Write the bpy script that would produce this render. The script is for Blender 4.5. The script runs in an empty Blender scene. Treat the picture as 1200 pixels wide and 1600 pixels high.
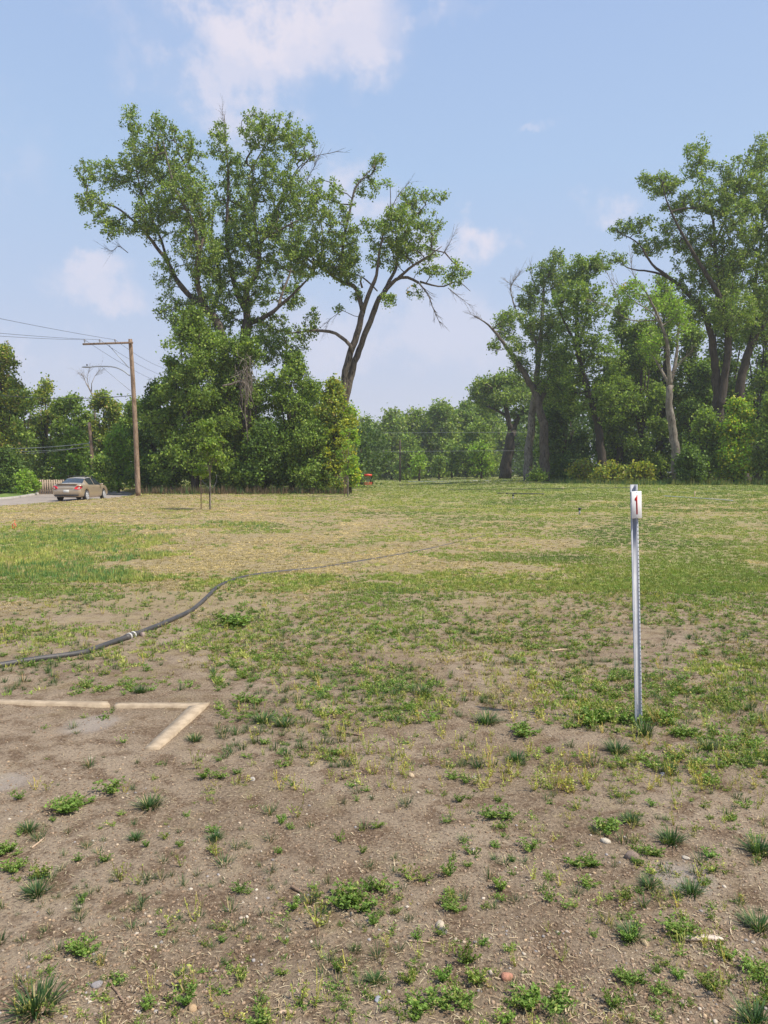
import bpy, math, random
import numpy as np
from math import radians as R, pi, sin, cos, sqrt
random.seed(7)
rng = np.random.default_rng(7)
SC = bpy.context.scene
COL = SC.collection
HAZE = 0.00045

# ------------------------------------------------------------------ camera
FPX, HOR, CH = 1180.0, 737.0, 1.6
PITCH = math.atan((800 - HOR) / FPX)
cam = bpy.data.cameras.new("camera")
cam.sensor_fit = 'VERTICAL'
cam.sensor_height = 36.0
cam.lens = 36.0 * FPX / 1600.0
cam.clip_start = 0.05
cam.clip_end = 5000
camo = bpy.data.objects.new("camera", cam)
camo.location = (0, 0, CH)
camo.rotation_euler = (pi / 2 - PITCH, 0, 0)
COL.objects.link(camo)
SC.camera = camo
SC.render.resolution_x, SC.render.resolution_y = 768, 1024

# ------------------------------------------------------------------ world, sun, exposure
SUN_EL, SUN_AZ = R(57), R(112)          # azimuth clockwise from +Y
w = bpy.data.worlds.new("World")
SC.world = w
w.use_nodes = True
nt = w.node_tree
nt.nodes.clear()
N = nt.nodes.new
L = nt.links.new


def math_node(nt, op, a, b=None, clamp=False):
    n = nt.nodes.new("ShaderNodeMath")
    n.operation = op
    n.use_clamp = clamp
    for i, v in enumerate((a, b)):
        if v is None:
            continue
        if isinstance(v, (int, float)):
            n.inputs[i].default_value = v
        else:
            nt.links.new(v, n.inputs[i])
    return n.outputs[0]


def mix_col(nt, fac, a, b, mode='MIX'):
    n = nt.nodes.new("ShaderNodeMix")
    n.data_type = 'RGBA'
    n.blend_type = mode
    n.clamp_factor = True
    for k, v in ((0, fac), (6, a), (7, b)):
        if isinstance(v, (int, float)):
            n.inputs[k].default_value = v
        elif isinstance(v, tuple):
            n.inputs[k].default_value = (*v[:3], 1)
        else:
            nt.links.new(v, n.inputs[k])
    return n.outputs[2]


def noise(nt, vec, scale, detail=4, rough=0.55, dist=0.0):
    n = nt.nodes.new("ShaderNodeTexNoise")
    n.inputs['Scale'].default_value = scale
    n.inputs['Detail'].default_value = detail
    n.inputs['Roughness'].default_value = rough
    n.inputs['Distortion'].default_value = dist
    if vec is not None:
        nt.links.new(vec, n.inputs['Vector'])
    return n


def map_range(nt, v, a, b, c=0.0, d=1.0, smooth=True):
    n = nt.nodes.new("ShaderNodeMapRange")
    if smooth:
        n.interpolation_type = 'SMOOTHSTEP'
    n.clamp = True
    nt.links.new(v, n.inputs[0])
    for i, x in enumerate((a, b, c, d)):
        n.inputs[i + 1].default_value = x
    return n.outputs[0]


def sky_dir(px, py):
    v = np.array([(px - 600) / FPX, 1.0 * cos(PITCH) - (-(py - 800) / FPX) * 0, 0.0])
    f = np.array([0, cos(PITCH), -sin(PITCH)])
    u = np.array([0, sin(PITCH), cos(PITCH)])
    d = f + u * (-(py - 800) / FPX) + np.array([(px - 600) / FPX, 0, 0])
    return d / np.linalg.norm(d)


sky = N("ShaderNodeTexSky")
sky.sky_type = 'NISHITA'
sky.sun_disc = False
sky.sun_elevation = SUN_EL
sky.sun_rotation = SUN_AZ
sky.air_density = 1.0
sky.dust_density = 2.0
sky.ozone_density = 1.5
tc = N("ShaderNodeTexCoord")
sep = N("ShaderNodeSeparateXYZ")
L(tc.outputs['Generated'], sep.inputs[0])
# smoky summer air: pale band towards the horizon
SKY_K = 0.095
ramp = N("ShaderNodeValToRGB")
L(sep.outputs[2], ramp.inputs[0])
el = ramp.color_ramp.elements
el[0].position = 0.0; el[0].color = (.61, .625, .75, 1)
el[1].position = 0.9; el[1].color = (.27, .40, .72, 1)
for (ps, cc_) in ((.10, (.585, .625, .78)), (.22, (.50, .61, .82)), (.36, (.435, .59, .84)), (.58, (.36, .50, .80))):
    e_ = el.new(ps); e_.color = (*cc_, 1)
rs = N("ShaderNodeVectorMath"); rs.operation = 'SCALE'
L(ramp.outputs[0], rs.inputs[0]); rs.inputs['Scale'].default_value = 9.4
skyc = mix_col(nt, 0.88, sky.outputs[0], rs.outputs[0])
# clouds: each is a soft ellipse of directions broken up by noise
wn = noise(nt, tc.outputs['Generated'], 5.0, 6, 0.62)
wsub = N("ShaderNodeVectorMath"); wsub.operation = 'SUBTRACT'
L(wn.outputs['Color'], wsub.inputs[0]); wsub.inputs[1].default_value = (0.5, 0.5, 0.5)
wsc = N("ShaderNodeVectorMath"); wsc.operation = 'SCALE'
L(wsub.outputs[0], wsc.inputs[0]); wsc.inputs['Scale'].default_value = 0.26
wadd = N("ShaderNodeVectorMath"); wadd.operation = 'ADD'
L(tc.outputs['Generated'], wadd.inputs[0]); L(wsc.outputs[0], wadd.inputs[1])
clouds = [(430, 25, 0.19, 0.085, 0.85), (560, 95, 0.11, 0.045, 0.7), (325, 125, 0.10, 0.05, 0.6), (470, 70, 0.12, 0.07, 0.7),
          (735, 358, 0.055, 0.038, 0.75), (655, 375, 0.06, 0.03, 0.45), (540, 300, 0.085, 0.06, 0.55), (930, 375, 0.045, 0.03, 0.6),
          (130, 425, 0.07, 0.032, 0.55), (175, 460, 0.10, 0.03, 0.5), (730, 8, 0.07, 0.02, 0.6), (860, 240, 0.03, 0.009, 0.3),
          (640, 520, 0.22, 0.07, 0.35), (20, 540, 0.12, 0.03, 0.3), (-300, 200, 0.2, 0.1, 0.5), (1500, 300, 0.2, 0.08, 0.5)]
tot = None
for (cx, cy, rx, ry, a) in clouds:
    d = sky_dir(cx, cy)
    s = N("ShaderNodeVectorMath"); s.operation = 'SUBTRACT'
    L(wadd.outputs[0], s.inputs[0]); s.inputs[1].default_value = tuple(d)
    dv = N("ShaderNodeVectorMath"); dv.operation = 'DIVIDE'
    L(s.outputs[0], dv.inputs[0]); dv.inputs[1].default_value = (rx, rx * 1.2, ry)
    ln = N("ShaderNodeVectorMath"); ln.operation = 'LENGTH'
    L(dv.outputs[0], ln.inputs[0])
    m = map_range(nt, ln.outputs['Value'], 1.12, 0.40, 0.0, a)
    tot = m if tot is None else math_node(nt, 'MAXIMUM', tot, m)
cn = noise(nt, tc.outputs['Generated'], 9.0, 8, 0.6)
cm = math_node(nt, 'MULTIPLY', tot, map_range(nt, cn.outputs[0], 0.42, 0.57, 0.15, 1.0))
skyc = mix_col(nt, cm, skyc, (7.5, 7.05, 7.8))
bg = N("ShaderNodeBackground")
L(skyc, bg.inputs[0])
bg.inputs[1].default_value = SKY_K
out = N("ShaderNodeOutputWorld")
L(bg.outputs[0], out.inputs[0])

sun = bpy.data.lights.new("sun", 'SUN')
sun.energy = 5.0
sun.angle = R(0.6)
sun.color = (1.0, 0.93, 0.82)
suno = bpy.data.objects.new("sun", sun)
COL.objects.link(suno)
sd = np.array([sin(SUN_AZ) * cos(SUN_EL), cos(SUN_AZ) * cos(SUN_EL), sin(SUN_EL)])
from mathutils import Vector
suno.rotation_euler = Vector(-sd).to_track_quat('-Z', 'Y').to_euler()
suno.location = (30, -20, 60)

SC.view_settings.view_transform = 'Standard'
SC.view_settings.look = 'None'
SC.view_settings.exposure = 0.25
SC.view_settings.gamma = 1.0
SC.view_settings.use_curve_mapping = False
SC.cycles.use_denoising = True
SC.cycles.denoiser = 'OPENIMAGEDENOISE'
SC.cycles.denoising_input_passes = 'RGB_ALBEDO_NORMAL'
SC.cycles.denoising_prefilter = 'ACCURATE'
SC.cycles.max_bounces = 5
SC.cycles.diffuse_bounces = 3
SC.cycles.glossy_bounces = 2
SC.cycles.transmission_bounces = 3
SC.cycles.volume_bounces = 1
SC.cycles.use_adaptive_sampling = True
SC.cycles.adaptive_threshold = 0.015

# ------------------------------------------------------------------ geometry helpers
FWD = np.array([0, cos(PITCH), -sin(PITCH)])
UPV = np.array([0, sin(PITCH), cos(PITCH)])


def sstep(a, b, x):
    t = np.clip((x - a) / (b - a), 0, 1)
    return t * t * (3 - 2 * t)


def vnoise(x, y, seed=0):
    x = np.asarray(x, float); y = np.asarray(y, float)
    xi = np.floor(x).astype(np.int64); yi = np.floor(y).astype(np.int64)
    fx = x - xi; fy = y - yi
    fx = fx * fx * (3 - 2 * fx); fy = fy * fy * (3 - 2 * fy)

    def h(a, b):
        n = (a * 374761393 + b * 668265263 + seed * 974634777) & 0xffffffff
        n = ((n ^ (n >> 13)) * 1274126177) & 0xffffffff
        return ((n ^ (n >> 16)) & 0xffff) / 65535.0
    return (h(xi, yi) * (1 - fx) + h(xi + 1, yi) * fx) * (1 - fy) + (h(xi, yi + 1) * (1 - fx) + h(xi + 1, yi + 1) * fx) * fy


def fbm(x, y, seed=0, o=4):
    s = 0; a = 0.5; f = 1.0
    for i in range(o):
        s = s + a * vnoise(x * f + 13.7 * i, y * f + 7.1 * i, seed + i)
        a *= 0.5; f *= 2.03
    return s / (1 - 0.5 ** o)


RE0 = np.array([(-20.5, 24), (-19.4, 34), (-18.4, 40), (-17.8, 46), (-18.0, 52), (-19.5, 58), (-21.5, 64), (-26, 73), (-34, 86)])


def terrain(x, y):
    x = np.asarray(x, float); y = np.asarray(y, float)
    xe = np.interp(y, RE0[:, 1], RE0[:, 0])
    h = -0.24 * sstep(-1.1, -.05, xe - x) * sstep(22, 32, y) + 0.5 * sstep(28, 62, y) * sstep(1, 15, x) * 1.0
    near = 1 - sstep(30, 60, np.hypot(x, y))
    h = h + near * 0.035 * (fbm(x * 0.6, y * 0.6, 3, 3) - 0.5)
    return h


def micro(x, y):
    near = 1 - sstep(9, 16, np.hypot(x, y))
    return near * (0.022 * (fbm(x * 5, y * 5, 11, 4) - 0.5))


def ray(px, py):
    px = np.asarray(px, float); py = np.asarray(py, float)
    return FWD[None] + np.multiply.outer(-(py - 800) / FPX, UPV) + np.multiply.outer((px - 600) / FPX, np.array([1., 0, 0]))


def G(px, py):
    """points of the terrain seen at photo pixels"""
    px = np.atleast_1d(np.asarray(px, float)); py = np.atleast_1d(np.asarray(py, float))
    d = ray(px, py)
    z = np.zeros(len(px))
    for _ in range(12):
        t = (CH - z) / np.maximum(-d[:, 2], 1e-4)
        p = d * t[:, None]
        z = 0.5 * z + 0.5 * terrain(p[:, 0], p[:, 1])
    return np.stack([p[:, 0], p[:, 1], terrain(p[:, 0], p[:, 1]) + micro(p[:, 0], p[:, 1])], 1)


def P(px, py, y):
    """point seen at photo pixel, at world distance y"""
    d = ray([px], [py])[0]
    t = y / d[1]
    return np.array([d[0] * t, y, CH + d[2] * t])


def to_px(p):
    q = p - np.array([0, 0, CH])
    f = q @ FWD
    return 600 + FPX * q[:, 0] / f, 800 - FPX * (q @ UPV) / f


class MB:
    def __init__(s):
        s.v = []; s.f = []; s.c = []; s.n = 0; s.hascol = False

    def add(s, v, f, c=None):
        v = np.asarray(v, float).reshape(-1, 3)
        f = np.asarray(f, np.int64)
        s.v.append(v)
        s.f.append(f + s.n)
        if c is not None:
            s.hascol = True
            c = np.asarray(c, float)
            if c.ndim == 1:
                c = np.tile(c, (len(v), 1))
        else:
            c = np.ones((len(v), 3)) * 0.2
        s.c.append(c)
        s.n += len(v)
        return s

    def bm_box(s, cx, cy, cz, sx, sy, sz, rot=0, bev=0.0, col=None):
        b = min(bev, sx * .45, sy * .45, sz * .45)
        pts = []
        hx, hy, hz = sx / 2, sy / 2, sz / 2
        if b <= 0:
            v = np.array([(a * hx, q * hy, c * hz) for a in (-1, 1) for q in (-1, 1) for c in (-1, 1)])
            f = [(0, 1, 3, 2), (4, 6, 7, 5), (0, 4, 5, 1), (2, 3, 7, 6), (0, 2, 6, 4), (1, 5, 7, 3)]
            F = [np.array(f)]
        else:
            # chamfered box
            v = []; idx = {}
            for ax in range(3):
                for a in (-1, 1):
                    for q in (-1, 1):
                        for c in (-1, 1):
                            h = [hx - b, hy - b, hz - b]
                            h[ax] = [hx, hy, hz][ax]
                            idx[(ax, a, q, c)] = len(v)
                            v.append((a * h[0], q * h[1], c * h[2]))
            v = np.array(v)
            f = []
            S = (-1, 1)
            for a in S:
                f.append([idx[(0, a, -1, -1)], idx[(0, a, 1, -1)], idx[(0, a, 1, 1)], idx[(0, a, -1, 1)]][::a])
                f.append([idx[(1, -1, a, -1)], idx[(1, -1, a, 1)], idx[(1, 1, a, 1)], idx[(1, 1, a, -1)]][::a])
                f.append([idx[(2, -1, -1, a)], idx[(2, 1, -1, a)], idx[(2, 1, 1, a)], idx[(2, -1, 1, a)]][::a])
                for q in S:
                    f.append([idx[(0, a, q, -1)], idx[(0, a, q, 1)], idx[(1, a, q, 1)], idx[(1, a, q, -1)]][::-a * q])
                    f.append([idx[(0, a, -1, q)], idx[(0, a, 1, q)], idx[(2, a, 1, q)], idx[(2, a, -1, q)]][::a * q])
                    f.append([idx[(1, -1, a, q)], idx[(1, 1, a, q)], idx[(2, 1, a, q)], idx[(2, -1, a, q)]][::-a * q])
            tr = []
            for a in S:
                for q in S:
                    for c in S:
                        t = [idx[(0, a, q, c)], idx[(1, a, q, c)], idx[(2, a, q, c)]]
                        tr.append(t[::a * q * c])
            F = [np.array(f), np.array(tr)]
        if rot:
            cr, sr = cos(rot), sin(rot)
            v = np.stack([v[:, 0] * cr - v[:, 1] * sr, v[:, 0] * sr + v[:, 1] * cr, v[:, 2]], 1)
        v = v + np.array([cx, cy, cz])
        n0 = s.n
        s.add(v, F[0], col)
        for q in F[1:]:
            s.f.append(q + n0)
        return s

    def build(s, name, mat, parent=None, loc=None, smooth=False):
        V = np.concatenate(s.v) if s.v else np.zeros((0, 3))
        if loc is not None:
            V = V - np.asarray(loc)
        me = bpy.data.meshes.new(name)
        me.vertices.add(len(V))
        me.vertices.foreach_set("co", V.astype(np.float32).ravel())
        li = np.concatenate([f.ravel() for f in s.f])
        tot = np.concatenate([np.full(len(f), f.shape[1]) for f in s.f])
        st = np.concatenate([[0], np.cumsum(tot)[:-1]])
        me.loops.add(len(li))
        me.loops.foreach_set("vertex_index", li.astype(np.int32))
        me.polygons.add(len(tot))
        me.polygons.foreach_set("loop_start", st.astype(np.int32))
        me.polygons.foreach_set("loop_total", tot.astype(np.int32))
        if smooth:
            me.polygons.foreach_set("use_smooth", np.ones(len(tot), bool))
        me.update(calc_edges=True)
        if s.hascol:
            C = np.concatenate(s.c)
            a = me.color_attributes.new("tint", 'FLOAT_COLOR', 'POINT')
            a.data.foreach_set("color", np.concatenate([C, np.ones((len(C), 1))], 1).astype(np.float32).ravel())
        me.materials.append(mat)
        o = bpy.data.objects.new(name, me)
        COL.objects.link(o)
        if parent is not None:
            o.parent = parent
        elif loc is not None:
            o.location = loc
        return o


def tag(o, label=None, cat=None, group=None, kind=None):
    if label: o["label"] = label
    if cat: o["category"] = cat
    if group: o["group"] = group
    if kind: o["kind"] = kind
    return o


def empty(name, loc, label, cat, group=None, rz=0):
    o = bpy.data.objects.new(name, None)
    o.location = tuple(loc)
    o.rotation_euler = (0, 0, rz)
    o.empty_display_size = 0.3
    COL.objects.link(o)
    return tag(o, label, cat, group)


def frames(p):
    t = np.gradient(p, axis=0)
    t /= np.linalg.norm(t, axis=1)[:, None] + 1e-9
    ref = np.array([0.31, 0.95, 0.05]) if abs(t[0] @ np.array([0.31, 0.95, 0.05])) < .9 else np.array([1., 0, 0])
    u = np.cross(t, ref); u /= np.linalg.norm(u, axis=1)[:, None] + 1e-9
    v = np.cross(t, u)
    return t, u, v


def tube(mb, pts, rad, k=8, col=None, wob=0.0, cap=True):
    p = np.asarray(pts, float); r = np.broadcast_to(np.asarray(rad, float), (len(p),))
    t, u, v = frames(p)
    a = np.arange(k) * 2 * pi / k
    rr = r[:, None] * (1 + (wob * (rng.random((len(p), k)) - .5) if wob else 0))
    V = p[:, None] + rr[..., None] * (np.cos(a)[None, :, None] * u[:, None] + np.sin(a)[None, :, None] * v[:, None])
    n = len(p)
    i = np.arange(n - 1)[:, None] * k; j = np.arange(k)[None]; j2 = (j + 1) % k
    F = np.stack([i + j, i + j2, i + k + j2, i + k + j], -1).reshape(-1, 4)
    n0 = mb.n
    mb.add(V.reshape(-1, 3), F, col)
    if cap:
        mb.f.append(np.array([list(range(k - 1, -1, -1))]) + n0)
        mb.f.append(np.array([list(range((n - 1) * k, n * k))]) + n0)
    return mb


def spline(p, n=6):
    p = np.asarray(p, float)
    if len(p) < 3:
        t = np.linspace(0, 1, n + 1)[:, None]
        return p[0] * (1 - t) + p[-1] * t
    q = np.vstack([2 * p[0] - p[1], p, 2 * p[-1] - p[-2]])
    out = []
    for i in range(1, len(q) - 2):
        for s in np.linspace(0, 1, n, endpoint=False):
            a, b, c, d = q[i - 1], q[i], q[i + 1], q[i + 2]
            out.append(0.5 * (2 * b + (c - a) * s + (2 * a - 5 * b + 4 * c - d) * s * s + (3 * b - a - 3 * c + d) * s ** 3))
    out.append(p[-1])
    return np.array(out)


def frusta(mb, A, B, ra, rb, k=4, col=None):
    A = np.asarray(A); B = np.asarray(B)
    t = B - A; t /= np.linalg.norm(t, axis=1)[:, None] + 1e-9
    ref = np.where(np.abs(t[:, 2:3]) < .9, np.array([[0, 0, 1.]]), np.array([[1., 0, 0]]))
    u = np.cross(t, ref); u /= np.linalg.norm(u, axis=1)[:, None] + 1e-9
    v = np.cross(t, u)
    a = np.arange(k) * 2 * pi / k
    ring = np.cos(a)[None, :, None] * u[:, None] + np.sin(a)[None, :, None] * v[:, None]
    VA = A[:, None] + ring * np.asarray(ra)[:, None, None]
    VB = B[:, None] + ring * np.asarray(rb)[:, None, None]
    V = np.concatenate([VA, VB], 1)
    n = len(A)
    j = np.arange(k); j2 = (j + 1) % k
    f = np.stack([j, j2, k + j2, k + j], -1)[None] + (np.arange(n) * 2 * k)[:, None, None]
    mb.add(V.reshape(-1, 3), f.reshape(-1, 4), col)


def rand_unit(n):
    v = rng.normal(size=(n, 3))
    return v / np.linalg.norm(v, axis=1)[:, None]


def leaves(mb, C, size, col, droop=0.3, aspect=0.8):
    n = len(C)
    u = rand_unit(n); u[:, 2] -= droop; u /= np.linalg.norm(u, axis=1)[:, None]
    v = np.cross(u, rand_unit(n)); v /= np.linalg.norm(v, axis=1)[:, None] + 1e-9
    w_ = np.cross(u, v)
    s = (np.asarray(size) * np.ones(n))[:, None]
    a = C - u * s * .5
    b = C + v * s * .5 * aspect + w_ * s * .08 - u * s * .08
    c = C + u * s * .5
    d = C - v * s * .5 * aspect + w_ * s * .08 - u * s * .08
    V = np.stack([a, b, c, d], 1)
    F = np.arange(n * 4).reshape(n, 4)
    mb.add(V.reshape(-1, 3), F, np.repeat(col, 4, 0))


# ------------------------------------------------------------------ materials
def new_mat(name):
    m = bpy.data.materials.new(name)
    m.use_nodes = True
    m.node_tree.nodes.clear()
    return m, m.node_tree


def finish(nt_, sh, disp=None):
    o = nt_.nodes.new("ShaderNodeOutputMaterial")
    nt_.links.new(sh, o.inputs[0])


def bsdf(nt_, col, rough=0.8, metal=0.0, spec=0.5, normal=None, coat=0.0):
    b = nt_.nodes.new("ShaderNodeBsdfPrincipled")
    if isinstance(col, tuple):
        b.inputs['Base Color'].default_value = (*col, 1)
    else:
        nt_.links.new(col, b.inputs['Base Color'])
    if isinstance(rough, (int, float)):
        b.inputs['Roughness'].default_value = rough
    else:
        nt_.links.new(rough, b.inputs['Roughness'])
    b.inputs['Metallic'].default_value = metal
    b.inputs['Specular IOR Level'].default_value = spec
    b.inputs['Coat Weight'].default_value = coat
    if normal is not None:
        nt_.links.new(normal, b.inputs['Normal'])
    return b.outputs[0]


def bump(nt_, h, strength=0.5, dist=0.01):
    b = nt_.nodes.new("ShaderNodeBump")
    b.inputs['Strength'].default_value = strength
    b.inputs['Distance'].default_value = dist
    nt_.links.new(h, b.inputs['Height'])
    return b.outputs[0]


def plain(name, a, b=None, scale=8.0, rough=0.6, metal=0.0, spec=0.5, bmp=0.0, bscale=60., stretch=(1, 1, 1), coat=0.0, bd=0.005):
    m, t = new_mat(name)
    tcn = t.nodes.new("ShaderNodeTexCoord")
    mp = t.nodes.new("ShaderNodeMapping"); mp.inputs['Scale'].default_value = stretch
    t.links.new(tcn.outputs['Object'], mp.inputs[0])
    n = noise(t, mp.outputs[0], scale, 5, 0.6)
    c = mix_col(t, map_range(t, n.outputs[0], 0.35, 0.65), a, b or tuple(x * 0.8 for x in a))
    nm = None
    if bmp:
        n2 = noise(t, mp.outputs[0], bscale, 4, 0.6)
        nm = bump(t, n2.outputs[0], bmp, bd)
    finish(t, bsdf(t, c, rough, metal, spec, nm, coat))
    return m


def foliage_mat(name, trans=0.3, rough=0.5, spec=0.35):
    m, t = new_mat(name)
    at = t.nodes.new("ShaderNodeAttribute"); at.attribute_name = "tint"
    b = bsdf(t, at.outputs['Color'], rough, 0, spec)
    tr = t.nodes.new("ShaderNodeBsdfTranslucent")
    tc2 = mix_col(t, 1.0, at.outputs['Color'], (1.25, 1.3, 0.55), 'MULTIPLY')
    t.links.new(tc2, tr.inputs[0])
    mx = t.nodes.new("ShaderNodeMixShader"); mx.inputs[0].default_value = trans
    t.links.new(b, mx.inputs[1]); t.links.new(tr.outputs[0], mx.inputs[2])
    finish(t, mx.outputs[0])
    return m


M_LEAF = foliage_mat("tree_leaf", 0.38, 0.6, 0.3)
M_GRASS = foliage_mat("grass_blade", 0.25, 0.6, 0.25)
M_TINT, _t = new_mat("tinted_matte")
_a = _t.nodes.new("ShaderNodeAttribute"); _a.attribute_name = "tint"
finish(_t, bsdf(_t, _a.outputs['Color'], 0.85, 0, 0.3))


def bark_mat(name, a, b, dark=(0.03, 0.024, 0.018)):
    m, t = new_mat(name)
    tcn = t.nodes.new("ShaderNodeTexCoord")
    mp = t.nodes.new("ShaderNodeMapping"); mp.inputs['Scale'].default_value = (1, 1, .22)
    t.links.new(tcn.outputs['Object'], mp.inputs[0])
    n = noise(t, mp.outputs[0], 9, 6, 0.65, 0.6)
    n2 = noise(t, tcn.outputs['Object'], 1.1, 3, 0.5)
    c = mix_col(t, map_range(t, n2.outputs[0], 0.3, 0.7), a, b)
    c = mix_col(t, map_range(t, n.outputs[0], 0.52, 0.36), c, dark)
    finish(t, bsdf(t, c, 0.9, 0, 0.2, bump(t, n.outputs[0], 0.9, 0.06)))
    return m


M_BARK = bark_mat("cottonwood_bark", (0.17, 0.14, 0.11), (0.115, 0.09, 0.068))
M_BARKPALE = bark_mat("pale_bark", (0.30, 0.265, 0.215), (0.19, 0.16, 0.125), (0.07, 0.055, 0.04))
M_BARKDARK = bark_mat("dark_bark", (0.09, 0.072, 0.055), (0.06, 0.048, 0.036))
M_DEAD = bark_mat("dead_wood", (0.33, 0.28, 0.23), (0.24, 0.2, 0.16), (0.12, 0.1, 0.08))
M_POLE = bark_mat("pole_wood", (0.36, 0.26, 0.18), (0.25, 0.17, 0.115), (0.14, 0.095, 0.06))

# ------------------------------------------------------------------ ground
def cover(px, py):
    """how much green and straw grows at a place (read off the photo)"""
    r = [745, 775, 800, 830, 870, 920, 960, 1000, 1060, 1120, 1180, 1300, 1600]
    g = np.interp(py, r, [.92, .76, .62, .50, .40, .30, .25, .23, .22, .20, .14, .11, .08])
    s = np.interp(py, r, [.20, .45, .60, .68, .66, .45, .28, .20, .14, .10, .07, .05, .05])
    for (cx, cy, rx, ry, a, b) in BL:
        k = np.exp(-(((px - cx) / rx) ** 2 + ((py - cy) / ry) ** 2))
        g = g + a * k; s = s + b * k
    return np.clip(g, 0, 1), np.clip(s, 0, 1)


BL = [(60, 850, 150, 22, .45, .1), (60, 905, 160, 30, .25, -.2), (1080, 905, 190, 50, .55, -.35), (1100, 830, 240, 30, .15, .1),
      (960, 1125, 80, 16, .35, 0), (1160, 1180, 90, 120, .14, 0), (1150, 1400, 150, 260, .10, 0), (560, 1420, 110, 30, .10, 0), (20, 985, 70, 18, .4, 0), (140, 800, 330, 17, -.55, .35),
      (140, 775, 300, 14, -.45, .5), (330, 870, 150, 45, -.22, .15), (500, 850, 160, 30, -.30, .2), (80, 1150, 260, 80, -.3, -.1),
      (1090, 1005, 140, 24, -.08, -.05), (700, 800, 180, 20, .12, -.2), (760, 1100, 160, 30, .12, 0), (560, 940, 120, 40, .12, -.1),
      (270, 960, 120, 25, -.05, 0), (230, 1000, 160, 25, .05, 0), (900, 765, 300, 8, .2, -.3)]


def axis(lo, hi, a, n):
    t = np.linspace(math.asinh(lo / a), math.asinh(hi / a), n)
    return a * np.sinh(t)


xs = axis(-420, 420, 1.3, 560)
ys = np.concatenate([np.linspace(-160, -2, 20), 1.2 + axis(-3.0, 640, 2.6, 700)])
ys = np.unique(ys)
X, Y = np.meshgrid(xs, ys)
Z = terrain(X, Y) + micro(X, Y)
V = np.stack([X, Y, Z], -1).reshape(-1, 3)
nx, ny = len(xs), len(ys)
ii = (np.arange(ny - 1)[:, None] * nx + np.arange(nx - 1)[None]).ravel()
F = np.stack([ii, ii + 1, ii + nx + 1, ii + nx], 1)
gm = MB(); gm.add(V, F)

m, t = new_mat("dirt_and_grass")
tcn = t.nodes.new("ShaderNodeTexCoord"); OC = tcn.outputs['Object']
ga = t.nodes.new("ShaderNodeAttribute"); ga.attribute_name = "green_cover"
sa = t.nodes.new("ShaderNodeAttribute"); sa.attribute_name = "straw_cover"
mu = t.nodes.new("ShaderNodeAttribute"); mu.attribute_name = "dried_mud"
n_big = noise(t, OC, 0.9, 5, 0.6)
n_mid = noise(t, OC, 6.0, 6, 0.62)
n_fin = noise(t, OC, 70.0, 5, 0.7)
dirt = mix_col(t, map_range(t, n_big.outputs[0], 0.35, 0.62), (0.185, 0.136, 0.090), (0.295, 0.230, 0.162))
dirt = mix_col(t, map_range(t, n_mid.outputs[0], 0.56, 0.36), dirt, (0.13, 0.085, 0.052))
dirt = mix_col(t, math_node(t, 'MULTIPLY', map_range(t, n_fin.outputs[0], 0.42, 0.75), 0.6), dirt, (0.44, 0.335, 0.225))
dirt = mix_col(t, math_node(t, 'MULTIPLY', map_range(t, n_fin.outputs[0], 0.47, 0.33), 0.85), dirt, (0.085, 0.057, 0.038))
vo = t.nodes.new("ShaderNodeTexVoronoi"); vo.inputs['Scale'].default_value = 55
t.links.new(OC, vo.inputs['Vector'])
fleck = math_node(t, 'MULTIPLY', map_range(t, vo.outputs['Distance'], 0.22, 0.12), map_range(t, vo.outputs['Color'], 0.60, 0.64))
dirt = mix_col(t, math_node(t, 'MULTIPLY', fleck, 0.9), dirt, (0.52, 0.43, 0.31))
dirt = mix_col(t, math_node(t, 'MULTIPLY', mu.outputs['Fac'], 0.8), dirt, (0.34, 0.29, 0.24))
# litter of straw and low green between the blades
n_g = noise(t, OC, 2.6, 6, 0.68)
n_g2 = noise(t, OC, 14.0, 5, 0.7)
gsum = math_node(t, 'ADD', n_g.outputs[0], math_node(t, 'MULTIPLY', n_g2.outputs[0], 0.6))
strawm = math_node(t, 'SUBTRACT', math_node(t, 'ADD', sa.outputs['Fac'], math_node(t, 'MULTIPLY', gsum, 0.9)), 0.72)
straw = mix_col(t, n_g2.outputs[0], (0.34, 0.26, 0.15), (0.27, 0.225, 0.11))
col = mix_col(t, map_range(t, strawm, 0.05, 0.5, 0, .85), dirt, straw)
n_p = noise(t, OC, 3.6, 6, 0.7)
gre = math_node(t, 'ADD', ga.outputs['Fac'], math_node(t, 'SUBTRACT', n_p.outputs[0], 0.5))
green = mix_col(t, n_g.outputs[0], (0.17, 0.20, 0.06), (0.30, 0.30, 0.11))
col = mix_col(t, map_range(t, gre, 0.55, 0.95, 0, .8), col, green)
hsum = math_node(t, 'ADD', math_node(t, 'MULTIPLY', n_fin.outputs[0], 0.5), n_mid.outputs[0])
bnear = bump(t, hsum, 1.0, 0.03)
finish(t, bsdf(t, col, 0.95, 0, 0.15, bnear))
ground = gm.build("ground", m, smooth=True)
tag(ground, "dry earth and grass field reaching to the trees", None, None, "structure")
gx, gy = to_px(np.stack([V[:, 0], np.maximum(V[:, 1], 1.5), V[:, 2]], 1))
gg, ss = cover(gx, np.maximum(gy, 745))
dist_ = np.hypot(V[:, 0], V[:, 1])
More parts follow.
